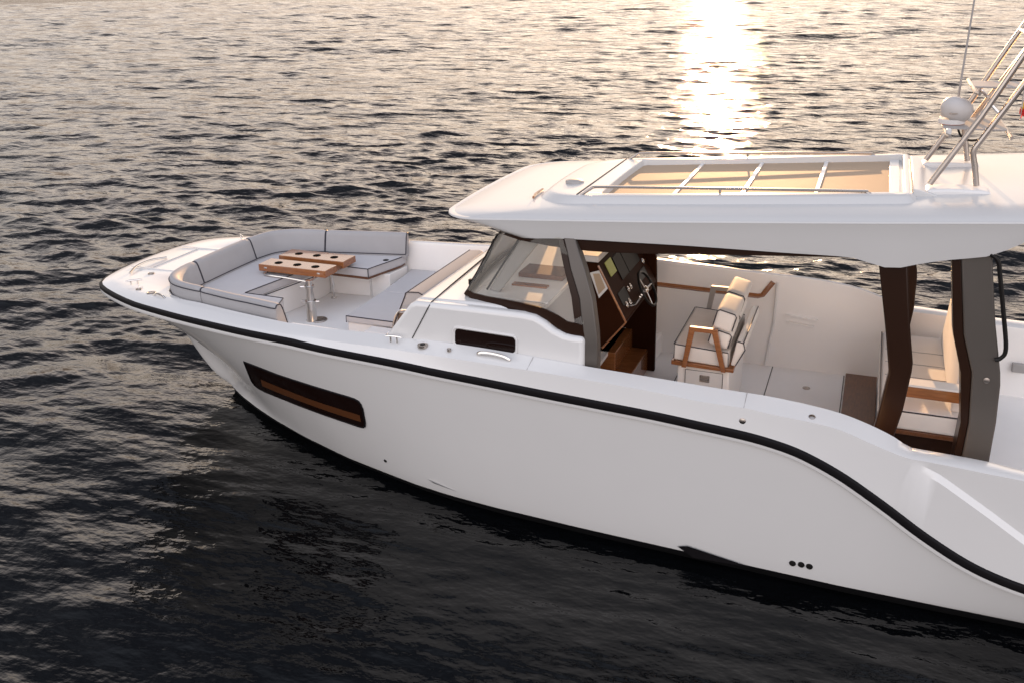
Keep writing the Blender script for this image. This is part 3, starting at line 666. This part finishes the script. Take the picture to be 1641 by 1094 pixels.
# ------------------------------------------------------------------ bow lounge
SOFA = thing('bow_sofa', 'U-shaped grey upholstered sofa with navy piping set into the bow', 'sofa', (3.2, 0, 1.25))
ST, SB = 1.82, 1.68
OUT = smooth_path([(4.62,-1.775,0),(4.2,-1.70,0),(3.8,-1.64,0),(3.27,-1.53,0),(2.95,-1.47,0),(2.68,-1.37,0),(2.47,-1.17,0),(2.36,-.88,0),(2.33,-.57,0),(2.318,0,0),(2.325,.57,0),(2.34,.82,0),(2.44,1.16,0),(2.68,1.38,0),(2.95,1.47,0),(3.31,1.52,0),(3.8,1.62,0),(4.2,1.70,0),(4.62,1.775,0)], 6)
def back_sections(i0, i1, zt):
    P = OUT; rings = []; n = len(P)
    idx = list(range(i0, i1+1)); inner = []; top = []; outer = []
    for k, i in enumerate(idx):
        t = P[min(i+1, n-1)]-P[max(i-1, 0)]; t.normalize(); nin = Vector((-t.y, t.x, 0))
        if nin.dot(Vector((3.9, 0, 0))-P[i]) < 0: nin = -nin
        e = 0.0
        p = P[i].copy()
        sh = .012 if k in (0, len(idx)-1) else 0      # pinch at the ends of each cushion
        if k == 0: p += t*.006
        if k == len(idx)-1: p -= t*.006
        prof = [(.012+sh, 1.935), (-.002+sh, 2.02), (.0+sh, zt-.05), (.012+sh, zt-.012-sh), (.045, zt-sh), (.085, zt-.002-sh), (.118-sh, zt-.022-sh), (.135-sh, zt-.07), (.165-sh, 2.0), (.205-sh, ST+.03), (.20-sh, ST-.03), (.06, ST-.03)]
        ring = [p+nin*a+Vector((0, 0, z)) for a, z in prof]; rings.append(ring)
        outer.append(ring[2]-nin*.004); top.append(ring[6]); inner.append(ring[9])
    return rings, outer, inner
zt = 2.17
segs = [(0, 18), (18, 48), (48, 62), (62, 90), (90, 108)]
for a, b in segs:
    rg, outer, inner = back_sections(a, b, zt)
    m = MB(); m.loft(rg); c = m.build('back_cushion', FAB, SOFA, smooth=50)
    m = MB(); m.tube(outer, .008, 5); m.tube(inner, .008, 5)
    for e in (rg[0], rg[-1]): m.tube([Vector(q) for q in e[2:10]], .0085, 5)
    m.build('piping', PIPE, c, smooth=60)
def seat(poly, nm='seat_cushion', z0=SB, z1=ST, pipe=None):
    m = MB(); m.prism(poly, 'z', z0, z1); o = m.build(nm, FABP, SOFA, bevel=.022, seg=3, smooth=40)  # lighter copy of the grey backs, sky light put into the colour
    if pipe:
        m = MB(); 
        for pp in pipe: m.tube(pp, .008, 5)
        m.build('piping', PIPE, o)
    return o
# seat cushions: port wing, bow, starboard wing
po = [(p.x, p.y+.10) for p in OUT[2:30:4]]
seat([(3.30,-.66),(3.95,-.68),(4.12,-1.15),(4.12,-1.58),(3.8,-1.5),(3.3,-1.40)], pipe=[[(3.31,-.665,ST),(3.95,-.685,ST),(4.12,-1.15,ST)],[(3.31,-.665,ST),(3.31,-.662,SB)]])
seat([(2.46,-.9),(2.7,-1.25),(2.95,-1.36),(3.295,-1.40),(3.295,-.655),(3.58,.845),(3.58,1.46),(2.95,1.38),(2.7,1.27),(2.46,.9)], pipe=[[(3.30,-.655,ST),(3.585,.845,ST)],[(3.585,.6,SB),(3.30,-.655,SB)]])
seat([(3.585,.85),(4.40,.83),(4.60,1.52),(4.60,1.68),(3.585,1.47)], pipe=[[(3.59,.84,ST),(4.405,.82,ST),(4.61,1.53,ST)],[(4.408,.818,ST),(4.408,.818,SB)]])
MB().lathe([(.045,0),(.045,.006),(0,.006)], (4.45,1.3,ST), 16).build('seat_cup_holder', DARK, SOFA)
m = MB(); m.prism([(3.34,-.70),(3.93,-.72),(4.08,-1.15),(4.08,-1.55),(3.34,-1.4)], 'z', 1.635, SB-.001); m.build('seat_board', TEAKD, SOFA)
m = MB(); m.prism([(3.60,.88),(4.37,.87),(4.56,1.54),(4.56,1.7),(3.60,1.46)], 'z', 1.635, SB-.001); m.build('seat_board', TEAKD, SOFA)
m = MB(); m.prism([(3.1,-.9),(3.36,-1.0),(3.36,-.70),(3.26,-.66),(3.52,.84),(3.52,1.25),(3.1,1.1)], 'z', FL_BOW, 1.675); m.build('seat_base', LINER, SOFA, bevel=.01)
m = MB(); m.prism([(3.34,-.95),(3.85,-.95),(3.98,-1.2),(3.98,-1.5),(3.34,-1.4)], 'z', FL_BOW, 1.63); m.build('seat_base', LINER, SOFA, bevel=.01)
m = MB(); m.prism([(3.53,1.12),(4.55,1.2),(4.6,1.7),(3.53,1.46)], 'z', FL_BOW, 1.63); m.build('seat_base', LINER, SOFA, bevel=.01)
for x, y in ((3.70,.93),(4.36,.96)):
    m = MB(); m.tube([(x,y,FL_BOW),(x,y,1.636)], .017, 10); m.lathe([(.05,0),(.05,.008),(.02,.014),(0,.014)], (x,y,FL_BOW), 14); m.build('seat_post', STEEL, SOFA)
MB().lathe([(.075,0),(.075,.012),(.06,.018),(.05,.008),(0,.004)], (3.305,-.33,1.40), 18, Matrix.Rotation(R(-10), 3, 'Z') @ Matrix.Rotation(R(90), 3, 'Y')).build('speaker', DARK, SOFA)

# ------------------------------------------------------------------ cocktail table
TB = thing('cocktail_table', 'folding varnished wooden table with six cup holes on a steel pedestal', 'table', (3.9, -.03, 1.25))
def leaf(x0, x1, y0, y1, z, tilt):
    m = MB(); m.prism([(x0,y0),(x1,y0),(x1,y1),(x0,y1)], 'z', z-.105, z)
    if tilt: m.v = [(x, y, zz+tilt*(x-x0)) for x, y, zz in m.v]
    o = m.build('table_leaf', TEAK, TB, bevel=.007)
    for cx in (x0+.255, (x0+x1)/2+.005, x1-.26):
        cy = (y0+y1)/2-.01; zz = z+tilt*(cx-x0)
        MB().lathe([(.060,.001),(.060,.004),(.052,.006),(.051,.003),(0,.002)], (cx, cy, zz), 22).build('cup_holder', HOLE, o)
    return o
L1 = leaf(2.965, 4.118, .125, .442, 1.97, 0)
leaf(2.99, 4.13, .60, .955, 1.97, 0)
for x in (3.09, 4.0):
    MB().rbox((x,.123,1.925), (.05,.012,.022), .005, 3).build('leaf_latch', STEEL, L1)
m = MB(); m.box(3.02, 4.10, .443, .60, 1.868, 1.905); m.build('hinge_board', TEAKD, TB)
px, py = 3.93, -.03
m = MB(); m.lathe([(.115,0),(.115,.012),(.105,.02),(0,.02)], (px+.09, py+.05, FL_BOW), 24); m.build('deck_socket', STEELD, TB)
m = MB(); m.lathe([(.085,.0),(.085,.01),(.074,.03),(.068,.26),(.068,.27),(.082,.275),(.082,.315),(.06,.32),(.055,.5),(.07,.505),(.07,.54),(.05,.545),(.045,.615),(0,.615)], (px, py, FL_BOW), 24); m.build('pedestal', STEEL, TB, smooth=30)
for z, a in ((.295, 20), (.52, 200), (.295, 190)):
    c = Matrix.Rotation(R(a), 3, 'Z'); m = MB(); m.tube([tuple(Vector((px,py,FL_BOW+z))+c@Vector((.06,0,0))), tuple(Vector((px,py,FL_BOW+z))+c@Vector((.13,0,0)))], .014, 8); m.build('clamp_knob', STEEL, TB)
m = MB(); m.tube(smooth_path([(px,py,1.84),(3.5,.02,1.845),(3.14,.05,1.845),(3.10,.12,1.85),(3.12,.3,1.852)], 5), .016, 8); m.tube([(px,py,1.84),(px,.5,1.85)], .018, 8); m.tube([(3.12,.3,1.852),(3.5,.33,1.855),(px,.35,1.85)], .014, 8)
m.build('support_arm', STEEL, TB)

# ------------------------------------------------------------------ sun pad and bolster in front of the coachroof
PAD = thing('sun_pad', 'broad pale sun pad with navy piping in front of the cabin', 'sun pad', (5.2, .4, 1.25))
PZ = 1.55
m = MB(); m.prism([(4.74,-.36),(6.2,-.36),(6.2,1.80),(4.66,1.80),(4.66,1.45)], 'z', FL_BOW, 1.45); m.build('pad_base', LINER, PAD, bevel=.012)
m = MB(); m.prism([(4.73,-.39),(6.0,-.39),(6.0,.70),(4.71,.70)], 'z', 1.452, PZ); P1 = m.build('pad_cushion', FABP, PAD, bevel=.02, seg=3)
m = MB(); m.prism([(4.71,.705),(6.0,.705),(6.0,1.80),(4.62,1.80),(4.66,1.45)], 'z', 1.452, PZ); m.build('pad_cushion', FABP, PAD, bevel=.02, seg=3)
m = MB(); m.tube([(4.735,-.385,1.455),(4.735,-.385,PZ-.004),(5.55,-.388,PZ-.004)], .008, 5); m.build('piping', PIPE, P1)
m = MB(); m.tube([(5.1,.702,PZ+.002),(5.28,.702,PZ+.002)], .006, 5); m.build('pad_strap', PIPE, PAD)
BZ = 2.16
bprof = [(5.66,1.56),(5.90,BZ-.06),(5.915,BZ-.015),(5.95,BZ),(6.10,BZ+.01),(6.16,BZ-.02),(6.17,1.56)]
m = MB(); m.prism(bprof, 'y', -.80, 1.18); BO = m.build('bolster', FAB, PAD, bevel=.018, seg=3, smooth=40)
m = MB(); m.tube([(x, -.803, z) for x, z in bprof[:6]], .008, 5); m.tube([(5.935,-.79,BZ-.003),(5.935,1.17,BZ-.003)], .007, 5); m.build('piping', PIPE, BO)
m = MB(); m.prism([(6.17,1.45),(6.17,2.0),(6.25,2.0),(6.25,1.45)], 'y', -1.78, 1.0); m.build('bolster_board', LINER, PAD)
# port step beside the pad, with a cup holder and a folding ladder rail
m = MB(); m.prism([(5.15,-1.83),(6.2,-1.87),(6.2,-.40),(5.15,-.40)], 'z', FL_BOW, 1.46); m.build('side_step', LINER, Y, bevel=.015)
MB().lathe([(.06,0),(.06,.006),(.05,.007),(0,.004)], (5.55,-.62,1.46), 18).build('step_cup_holder', DARK, Y)
m = MB(); m.tube(smooth_path([(5.78,-1.02,1.46),(5.80,-1.0,1.70),(5.86,-.96,1.92),(5.95,-.93,1.97),(6.15,-.92,1.98)], 4), .012, 8); m.tube([(5.90,-1.12,1.46),(5.98,-1.08,1.90)], .009, 8); m.build('step_rail', STEEL, Y)
m = MB(); m.add([(5.81,-1.0,1.5),(5.88,-.955,1.92),(6.02,-.95,1.94),(5.93,-1.1,1.5)], [(0,1,2,3)]); m.build('rail_panel', TINT, Y)
# bright moulded edge on the inner port bulwark
m = MB(); m.tube([(4.9,-1.84,1.985),(5.5,-1.85,1.985),(6.2,-1.87,1.99)], .014, 6); m.build('coaming_trim', GEL, Y)

# ------------------------------------------------------------------ helm console
HC = thing('helm_console', 'dark brown helm console with slanted dash and wooden edge behind the windshield', 'helm console', (8.4, .3, .65))
m = MB(); m.prism([(8.05,2.50),(8.05,2.66),(8.33,2.68),(8.37,2.655),(8.715,1.985),(8.70,1.93),(8.42,1.62),(8.15,1.50),(8.05,1.50)], 'y', -.50, 1.12); m.build('console_body', DASH, HC, bevel=.01)
m = MB(); m.prism([(8.05,.65),(8.05,2.78),(8.55,2.80),(8.70,2.3),(8.715,1.9),(8.715,.65)], 'y', 1.13, 1.20); m.build('side_panel', DASH, HC, bevel=.008)
m = MB(); m.box(8.02, 8.09, -1.7, 1.125, .65, 2.48); m.build('front_panel', DASH, HC)
m = MB(); m.tube([(8.37,-.512,2.66),(8.72,-.512,1.98),(8.43,-.512,1.615)], .014, 6); m.build('wooden_edge', TEAK, HC)
m = MB(); m.box(8.1, 8.62, .22, 1.12, .66, .98); m.box(8.1, 8.40, .22, 1.12, .98, 1.25); m.build('teak_footrest', TEAK, HC, bevel=.01)
m = MB(); m.box(8.04, 8.37, -.49, .36, 2.685, 2.765); m.build('console_lid', WHITE, HC, bevel=.012)
# dash frame directions
dv = Vector((.345, 0, -.67)).normalized(); nv = Vector((.67, 0, .345)).normalized(); o_ = Vector((8.37, 0, 2.655))
def dashpt(s, y, h=0): p = o_+dv*s+nv*h; return (p.x, y, p.z)
def dashbox(s0, s1, y0, y1, h, nm, mt, par=HC):
    m = MB(); m.loft([[dashpt(s0,y0,0),dashpt(s1,y0,0),dashpt(s1,y1,0),dashpt(s0,y1,0)],[dashpt(s0,y0,h),dashpt(s1,y0,h),dashpt(s1,y1,h),dashpt(s0,y1,h)]]); return m.build(nm, mt, par, bevel=.004)
dashbox(.05, .36, -.02, .30, .014, 'display_screen', SCREEN); dashbox(.03, .22, -.30, -.06, .014, 'display_screen', GLOW); dashbox(.05, .36, .32, .86, .014, 'display_screen', SCREEN)
dashbox(.43, .60, -.36, -.05, .010, 'switch_panel', DARK); dashbox(.46, .58, .55, .9, .010, 'switch_panel', DARK)
Q = Matrix.Rotation(math.atan2(nv.x, nv.z), 3, 'Y')
for s_, y in ((.50,.02),(.50,.13),(.62,-.25),(.62,-.12),(.40,.95)):
    MB().lathe([(.04,0),(.04,.012),(.032,.016),(.03,.008),(0,.008)], dashpt(s_, y, .002), 14, Q).build('gauge', STEEL, HC)
m = MB(); m.tube([dashpt(.66,-.2,0), dashpt(.66,-.2,.10), dashpt(.60,-.2,.19)], .014, 8); m.tube([dashpt(.66,-.12,0), dashpt(.66,-.12,.10), dashpt(.60,-.12,.19)], .014, 8); m.build('throttle_lever', STEEL, HC)
# white framed panel on the console side
FR = [(8.31,2.555),(8.39,2.565),(8.465,2.395),(8.385,2.30)]
m = MB(); m.prism([(8.27,2.56),(8.385,2.60),(8.495,2.385),(8.385,2.25)], 'y', -.522, -.501); fp = m.build('side_hatch', WHITE, HC, bevel=.003)
m = MB(); m.prism(FR, 'y', -.526, -.5225); m.build('hatch_panel', BLIND, fp)
# steering wheel
WC = Vector((8.78,.32,2.14)); WQ = Matrix.Rotation(R(62), 3, 'Y')
m = MB(); m.tube([tuple(WQ@Vector((.225*math.cos(t), .225*math.sin(t), 0))+WC) for t in np.linspace(0, 2*math.pi, 33)[:-1]], .018, 8, closed=True); SW = m.build('steering_wheel', DARK, HC, smooth=60)
for t in (R(90), R(210), R(330)):
    m = MB(); m.tube([tuple(WC+WQ@Vector((0,0,-.03))), tuple(WC+WQ@Vector((.22*math.cos(t), .22*math.sin(t), 0)))], .013, 8); m.build('spoke', STEEL, SW)
m = MB(); m.lathe([(.05,.0),(.05,.02),(.03,.035),(0,.035)], WC+WQ@Vector((0,0,-.03)), 16, WQ); m.tube([tuple(WC+WQ@Vector((0,0,-.02))), tuple(WC+WQ@Vector((0,0,-.16)))], .03, 10); m.build('wheel_hub', STEEL, SW)

# ------------------------------------------------------------------ helm bench
def arm(par, x0, x1, xt0, xt1, y, z0, zt, t=.055, d=.06, mt=TEAK):
    """wooden arm frame: two raked legs and a top bar"""
    m = MB()
    o = [(x0,z0),(xt0-.02,zt),(xt1+.02,zt),(x1,z0),(x1-t*1.05,z0),(xt1-t*.75,zt-t),(xt0+t*.75,zt-t),(x0+t*1.05,z0)]
    f0 = [(p[0], y-d/2, p[1]) for p in o]; f1 = [(p[0], y+d/2, p[1]) for p in o]
    quads = [(0,1,6,7),(1,2,5,6),(2,3,4,5)]
    m.add(f0+f1, [q for q in quads]+[tuple(8+i for i in reversed(q)) for q in quads]+[(i, (i+1) % 8, 8+(i+1) % 8, 8+i) for i in range(8)])
    return m.build('arm_frame', mt, par, bevel=.006)
HS = thing('helm_bench', 'two-seat white helm bench with wooden armrests and pleated backs', 'bench seat', (9.6, .4, .65))
m = MB(); m.box(9.30, 9.93, -.22, 1.06, FL_COCK, 1.41); m.build('seat_box', LINER, HS, bevel=.02)
m = MB(); m.box(9.40, 9.86, -.236, -.221, .80, 1.36); dr = m.build('drawer_front', WHITE, HS, bevel=.004)
m = MB(); m.box(9.58, 9.70, -.243, -.236, 1.22, 1.31); m.build('drawer_handle', STEELD, dr, bevel=.003)
m = MB(); m.tube([(9.405,-.238,.80),(9.405,-.238,1.36),(9.855,-.238,1.36),(9.855,-.238,.80)], .005, 4); m.build('drawer_seam', SEAM, HS)
m = MB(); m.prism([(9.235,1.415),(9.985,1.355+.05),(9.985,1.45),(9.235,1.475)], 'y', -.28, 1.12); m.build('seat_tray', TEAK, HS, bevel=.008)
for y0, y1 in ((-.26, .415), (.425, 1.10)):
    m = MB(); m.prism([(9.25,1.476),(9.92,1.452),(9.92,1.645),(9.26,1.68)], 'y', y0, y1); c = m.build('seat_cushion', FABL, HS, bevel=.025, seg=3)
    m = MB(); 
    for yy in ((y0+.004,) if y0 < 0 else (y1-.004,)): m.tube([(9.262,yy,1.49),(9.268,yy,1.675),(9.91,yy,1.642),(9.915,yy,1.47)], .007, 5)
    m.tube([(9.258,y0+.01,1.678),(9.258,y1-.01,1.678)], .007, 5); m.build('piping', PIPE, c)
    yc = (y0+y1)/2; sz = y1-y0-.02; tilt = Matrix.Rotation(R(14), 3, 'Y')
    for (x, z, hgt, th) in ((9.80, 1.80, .21, .25), (9.845, 2.03, .25, .24)):
        m = MB(); m.rbox((x, yc, z), (th, sz, hgt), .042, 6, .009, tilt); b_ = m.build('back_cushion', FABL, HS, smooth=60)
        q = lambda a, b: tuple(tilt @ Vector((a*th/2, 0, b*hgt/2))+Vector((x, 0, z)))
        e = y0+.012
        m = MB(); m.tube([(q(-.96,-.7)[0], e, q(-.96,-.7)[2]), (q(-.97,.75)[0], e, q(-.97,.75)[2]), (q(-.75,.97)[0], e, q(-.75,.97)[2]), (q(.75,.97)[0], e, q(.75,.97)[2]), (q(.97,.75)[0], e, q(.97,.75)[2]), (q(.97,-.7)[0], e, q(.97,-.7)[2])], .007, 5); m.build('piping', PIPE, b_)
m = MB(); m.prism([(9.94,1.48),(10.0,1.48),(10.10,1.70),(10.08,1.78),(10.0,1.80)], 'y', -.24, 1.08); rp = m.build('rear_panel', FABL, HS, bevel=.02, seg=3)
m = MB(); m.tube([(10.0,-.243,1.49),(10.10,-.243,1.70),(10.08,-.243,1.78),(10.0,-.243,1.80)], .007, 5); m.tube([(10.08,-.24,1.785),(10.08,1.08,1.785)], .007, 5); m.build('piping', PIPE, rp)
arm(HS, 9.37, 9.90, 9.47, 9.76, -.305, 1.42, 1.945)
arm(HS, 9.37, 9.90, 9.47, 9.80, 1.145, 1.42, 1.985, mt=GREYPL)  # same wooden arm, flare haze put in as a pale grey colour

# ------------------------------------------------------------------ aft sofa
AS = thing('aft_sofa', 'cream bench sofa with pleated seat and wooden armrest between the aft pillars', 'sofa', (12.0, .4, .65))
m = MB(); m.box(11.70, 12.46, -.76, 1.5, FL_COCK, 1.18); m.build('sofa_base', LACQ, AS, bevel=.01)
m = MB(); m.box(11.64, 12.52, -.80, 1.54, 1.181, 1.235); m.build('seat_tray', TEAKD, AS, bevel=.008)
yy = np.linspace(-.80, 1.53, 8)
m = MB(); m.prism([(11.60,1.236),(12.42,1.236),(12.42,1.455),(11.62,1.455)], 'y', -.80, 1.53); sc_ = m.build('seat_cushion', FABL, AS, bevel=.03, seg=3)
m = MB(); m.tube([(11.615,-.797,1.25),(11.625,-.797,1.448),(12.42,-.797,1.452)], .008, 5); m.tube([(11.612,-.79,1.452),(11.612,1.52,1.452)], .008, 5); m.build('piping', PIPE, sc_)
m = MB()
for y in (.15, .55, .95): m.tube([(11.66,y,1.455),(12.36,y,1.457)], .006, 5)
m.build('seat_pleats', FAB, sc_)
m = MB(); m.prism([(12.31,1.456),(12.36,1.99),(12.40,2.03),(12.46,2.03),(12.50,1.98),(12.50,1.30),(12.42,1.30),(12.42,1.456)], 'y', -.66, 1.50); bk = m.build('back_cushion', FABL, AS, bevel=.02, seg=3, smooth=40)
m = MB(); m.tube([(12.365,-.64,2.0),(12.365,1.48,2.0)], .008, 5); m.build('piping', PIPE, bk)
m = MB(); m.prism([(11.66,1.24),(11.66,1.75),(11.72,1.785),(12.44,1.785),(12.50,1.75),(12.50,1.24),(12.42,1.24),(12.42,1.66),(11.74,1.66),(11.74,1.24)], 'y', -.88, -.81); m.build('arm_frame', TEAK, AS, bevel=.008)
m = MB(); m.prism([(11.68,1.786),(12.46,1.786),(12.46,1.81),(11.70,1.81)], 'y', -.90, -.70); m.build('arm_pad', FABL, AS, bevel=.012)

# ------------------------------------------------------------------ radar arch on the hardtop
MA = thing('radar_mast', 'raked stainless tube mast with white feet on the rear of the hardtop', 'mast', (12.1, 0, 3.85))
def bothsides(fn):
    for sg in (-1, 1): fn(sg)
def foot(sg):
    m = MB(); prof = [(11.74,3.835),(11.80,3.885),(12.0,3.905),(12.30,3.905),(12.36,3.89),(12.38,3.84),(12.34,3.80),(11.80,3.80)]
    m.prism([(x+.03, z-.015) for x, z in prof], 'y', sg*.82, sg*.55); f_ = m.build('mast_foot', WHITE, MA, bevel=.03, seg=3)
    for x in (11.92, 12.26):
        m = MB(); m.tube([(x, sg*.67, 3.74), (x+.02, sg*.67, 3.81)], .055, 10); m.build('foot_pad', WHITE, f_)
bothsides(foot)
def legs(sg):
    y = .65
    m = MB(); m.tube([(11.852,sg*y,3.896),(12.242,sg*y*.97,4.586),(12.524,sg*y*.93,5.157),(13.1,sg*y*.85,6.25)], .029, 10); m.build('front_tube', STEELD, MA)
    m = MB(); m.tube([(12.273,sg*y,3.903)]+smooth_path([(12.235,sg*y,4.10),(12.206,sg*y,4.24),(12.26,sg*y*.99,4.35)], 3)+[(12.56,sg*y*.95,4.887),(13.2,sg*y*.85,6.03)], .029, 10); m.build('rear_tube', STEELD, MA)
    m = MB(); m.tube([(12.30,sg*.62,4.70),(12.40,sg*.62,4.60)], .016, 8); m.build('tube_brace', STEEL, MA)
    m = MB(); m.tube([(12.62,sg*.57,5.33),(12.74,sg*.57,5.22)], .016, 8); m.build('tube_brace', STEEL, MA)
bothsides(legs)
for x0, x1, z, w_ in ((11.98,12.52,4.385,.66),(12.20,12.72,4.80,.62),(12.62,13.05,5.33,.58)):
    m = MB(); m.tube([(x0,-w_,z-.005),(x0-.03,-w_*.9,z),(x0-.03,w_*.9,z),(x0,w_,z-.005)], .018, 8); m.tube([(x1,-w_,z),(x1,w_,z)], .018, 8); m.build('cross_bar', STEELD, MA)
m = MB(); m.box(11.94, 12.52, -.28, .50, 4.39, 4.405); m.build('radar_tray', GREYPL, MA, bevel=.005)
m = MB(); m.box(12.16, 12.66, -.16, .36, 4.795, 4.812); m.build('upper_tray', GREYPL, MA, bevel=.005)
for y in (-.58, .58): MB().lathe([(.022,-.02),(.028,0),(.026,.03),(.014,.04),(0,.04)], (11.97, y, 4.405), 12).build('nav_light', WHITE, MA)
m = MB(); m.tube(smooth_path([(12.08,-.1,4.38),(12.12,-.1,4.30),(12.20,-.12,4.26),(12.30,-.3,4.30)], 4), .012, 6); m.build('cable', DARK, MA)
RD = thing('radar_dome', 'pale grey egg-shaped radar dome on the mast tray', 'radar', (12.02, 0, 4.41))
tq = Matrix.Rotation(R(17), 3, 'Y')
prof = [(.0,.0),(.115,.002),(.125,.03),(.12,.05)]
MB().lathe(prof[:3]+[(.122,.05),(.0,.05)], (12.02,0,4.404), 24).build('dome_base', ORANGE, RD)
MB().lathe([(.127,.008),(.13,.03),(.128,.055),(.0,.055)], (12.022,0,4.404), 24).build('dome_collar', WHITE, RD)
dp = [(r*.88, .03+(z-.03)*.92) for r, z in [(.0,.035),(.13,.04),(.158,.075),(.178,.125),(.182,.165),(.172,.205),(.145,.245),(.10,.272),(.05,.285),(.0,.288)]]
MB().lathe(dp, (12.015,0,4.42), 32, tq).build('dome_shell', DOME, RD, smooth=60)
m = MB(); m.box(11.98, 12.06, -.163, -.153, 4.528, 4.538); m.build('dome_badge', STEELD, RD)
AN = MB(); AN.tube([(12.078,.30,4.405),(12.08,.30,4.70),(12.114,.30,5.634),(12.15,.30,6.6)], [.016,.011,.009,.006], 8)
a = AN.build('whip_antenna', GREYPL, None, origin=(12.078,.3,4.405)); a['label'] = 'thin pale whip antenna rising beside the radar dome'; a['category'] = 'antenna'
# flag hanging from the mast
FG = thing('ensign_flag', 'small red and yellow striped flag hanging from the radar mast', 'flag', (12.66, .2, 4.75))
def cloth(y0, v0, v1, nm, mt):
    m = MB(); rows = []
    for i in range(15):
        u = i/14; row = []
        for j in range(5):
            v = v0+(v1-v0)*j/4
            row.append((12.68+.36*u+.02*math.sin(v*5), .2+.05*math.sin(u*9+v*3)+.02*math.sin(u*21), 4.74-.24*v-.10*u*u-.05*math.sin(u*4)))
        rows.append(row)
    m.loft(rows, False, False); return m.build(nm, mt, FG, smooth=60)
cloth(0, 0, .27, 'red_stripe', RED); cloth(0, .27, .73, 'yellow_stripe', YEL); cloth(0, .73, 1, 'red_stripe', RED)
m = MB(); m.tube([(12.67,.2,4.82),(12.68,.2,4.44)], .008, 6); m.build('flag_staff', STEEL, FG)
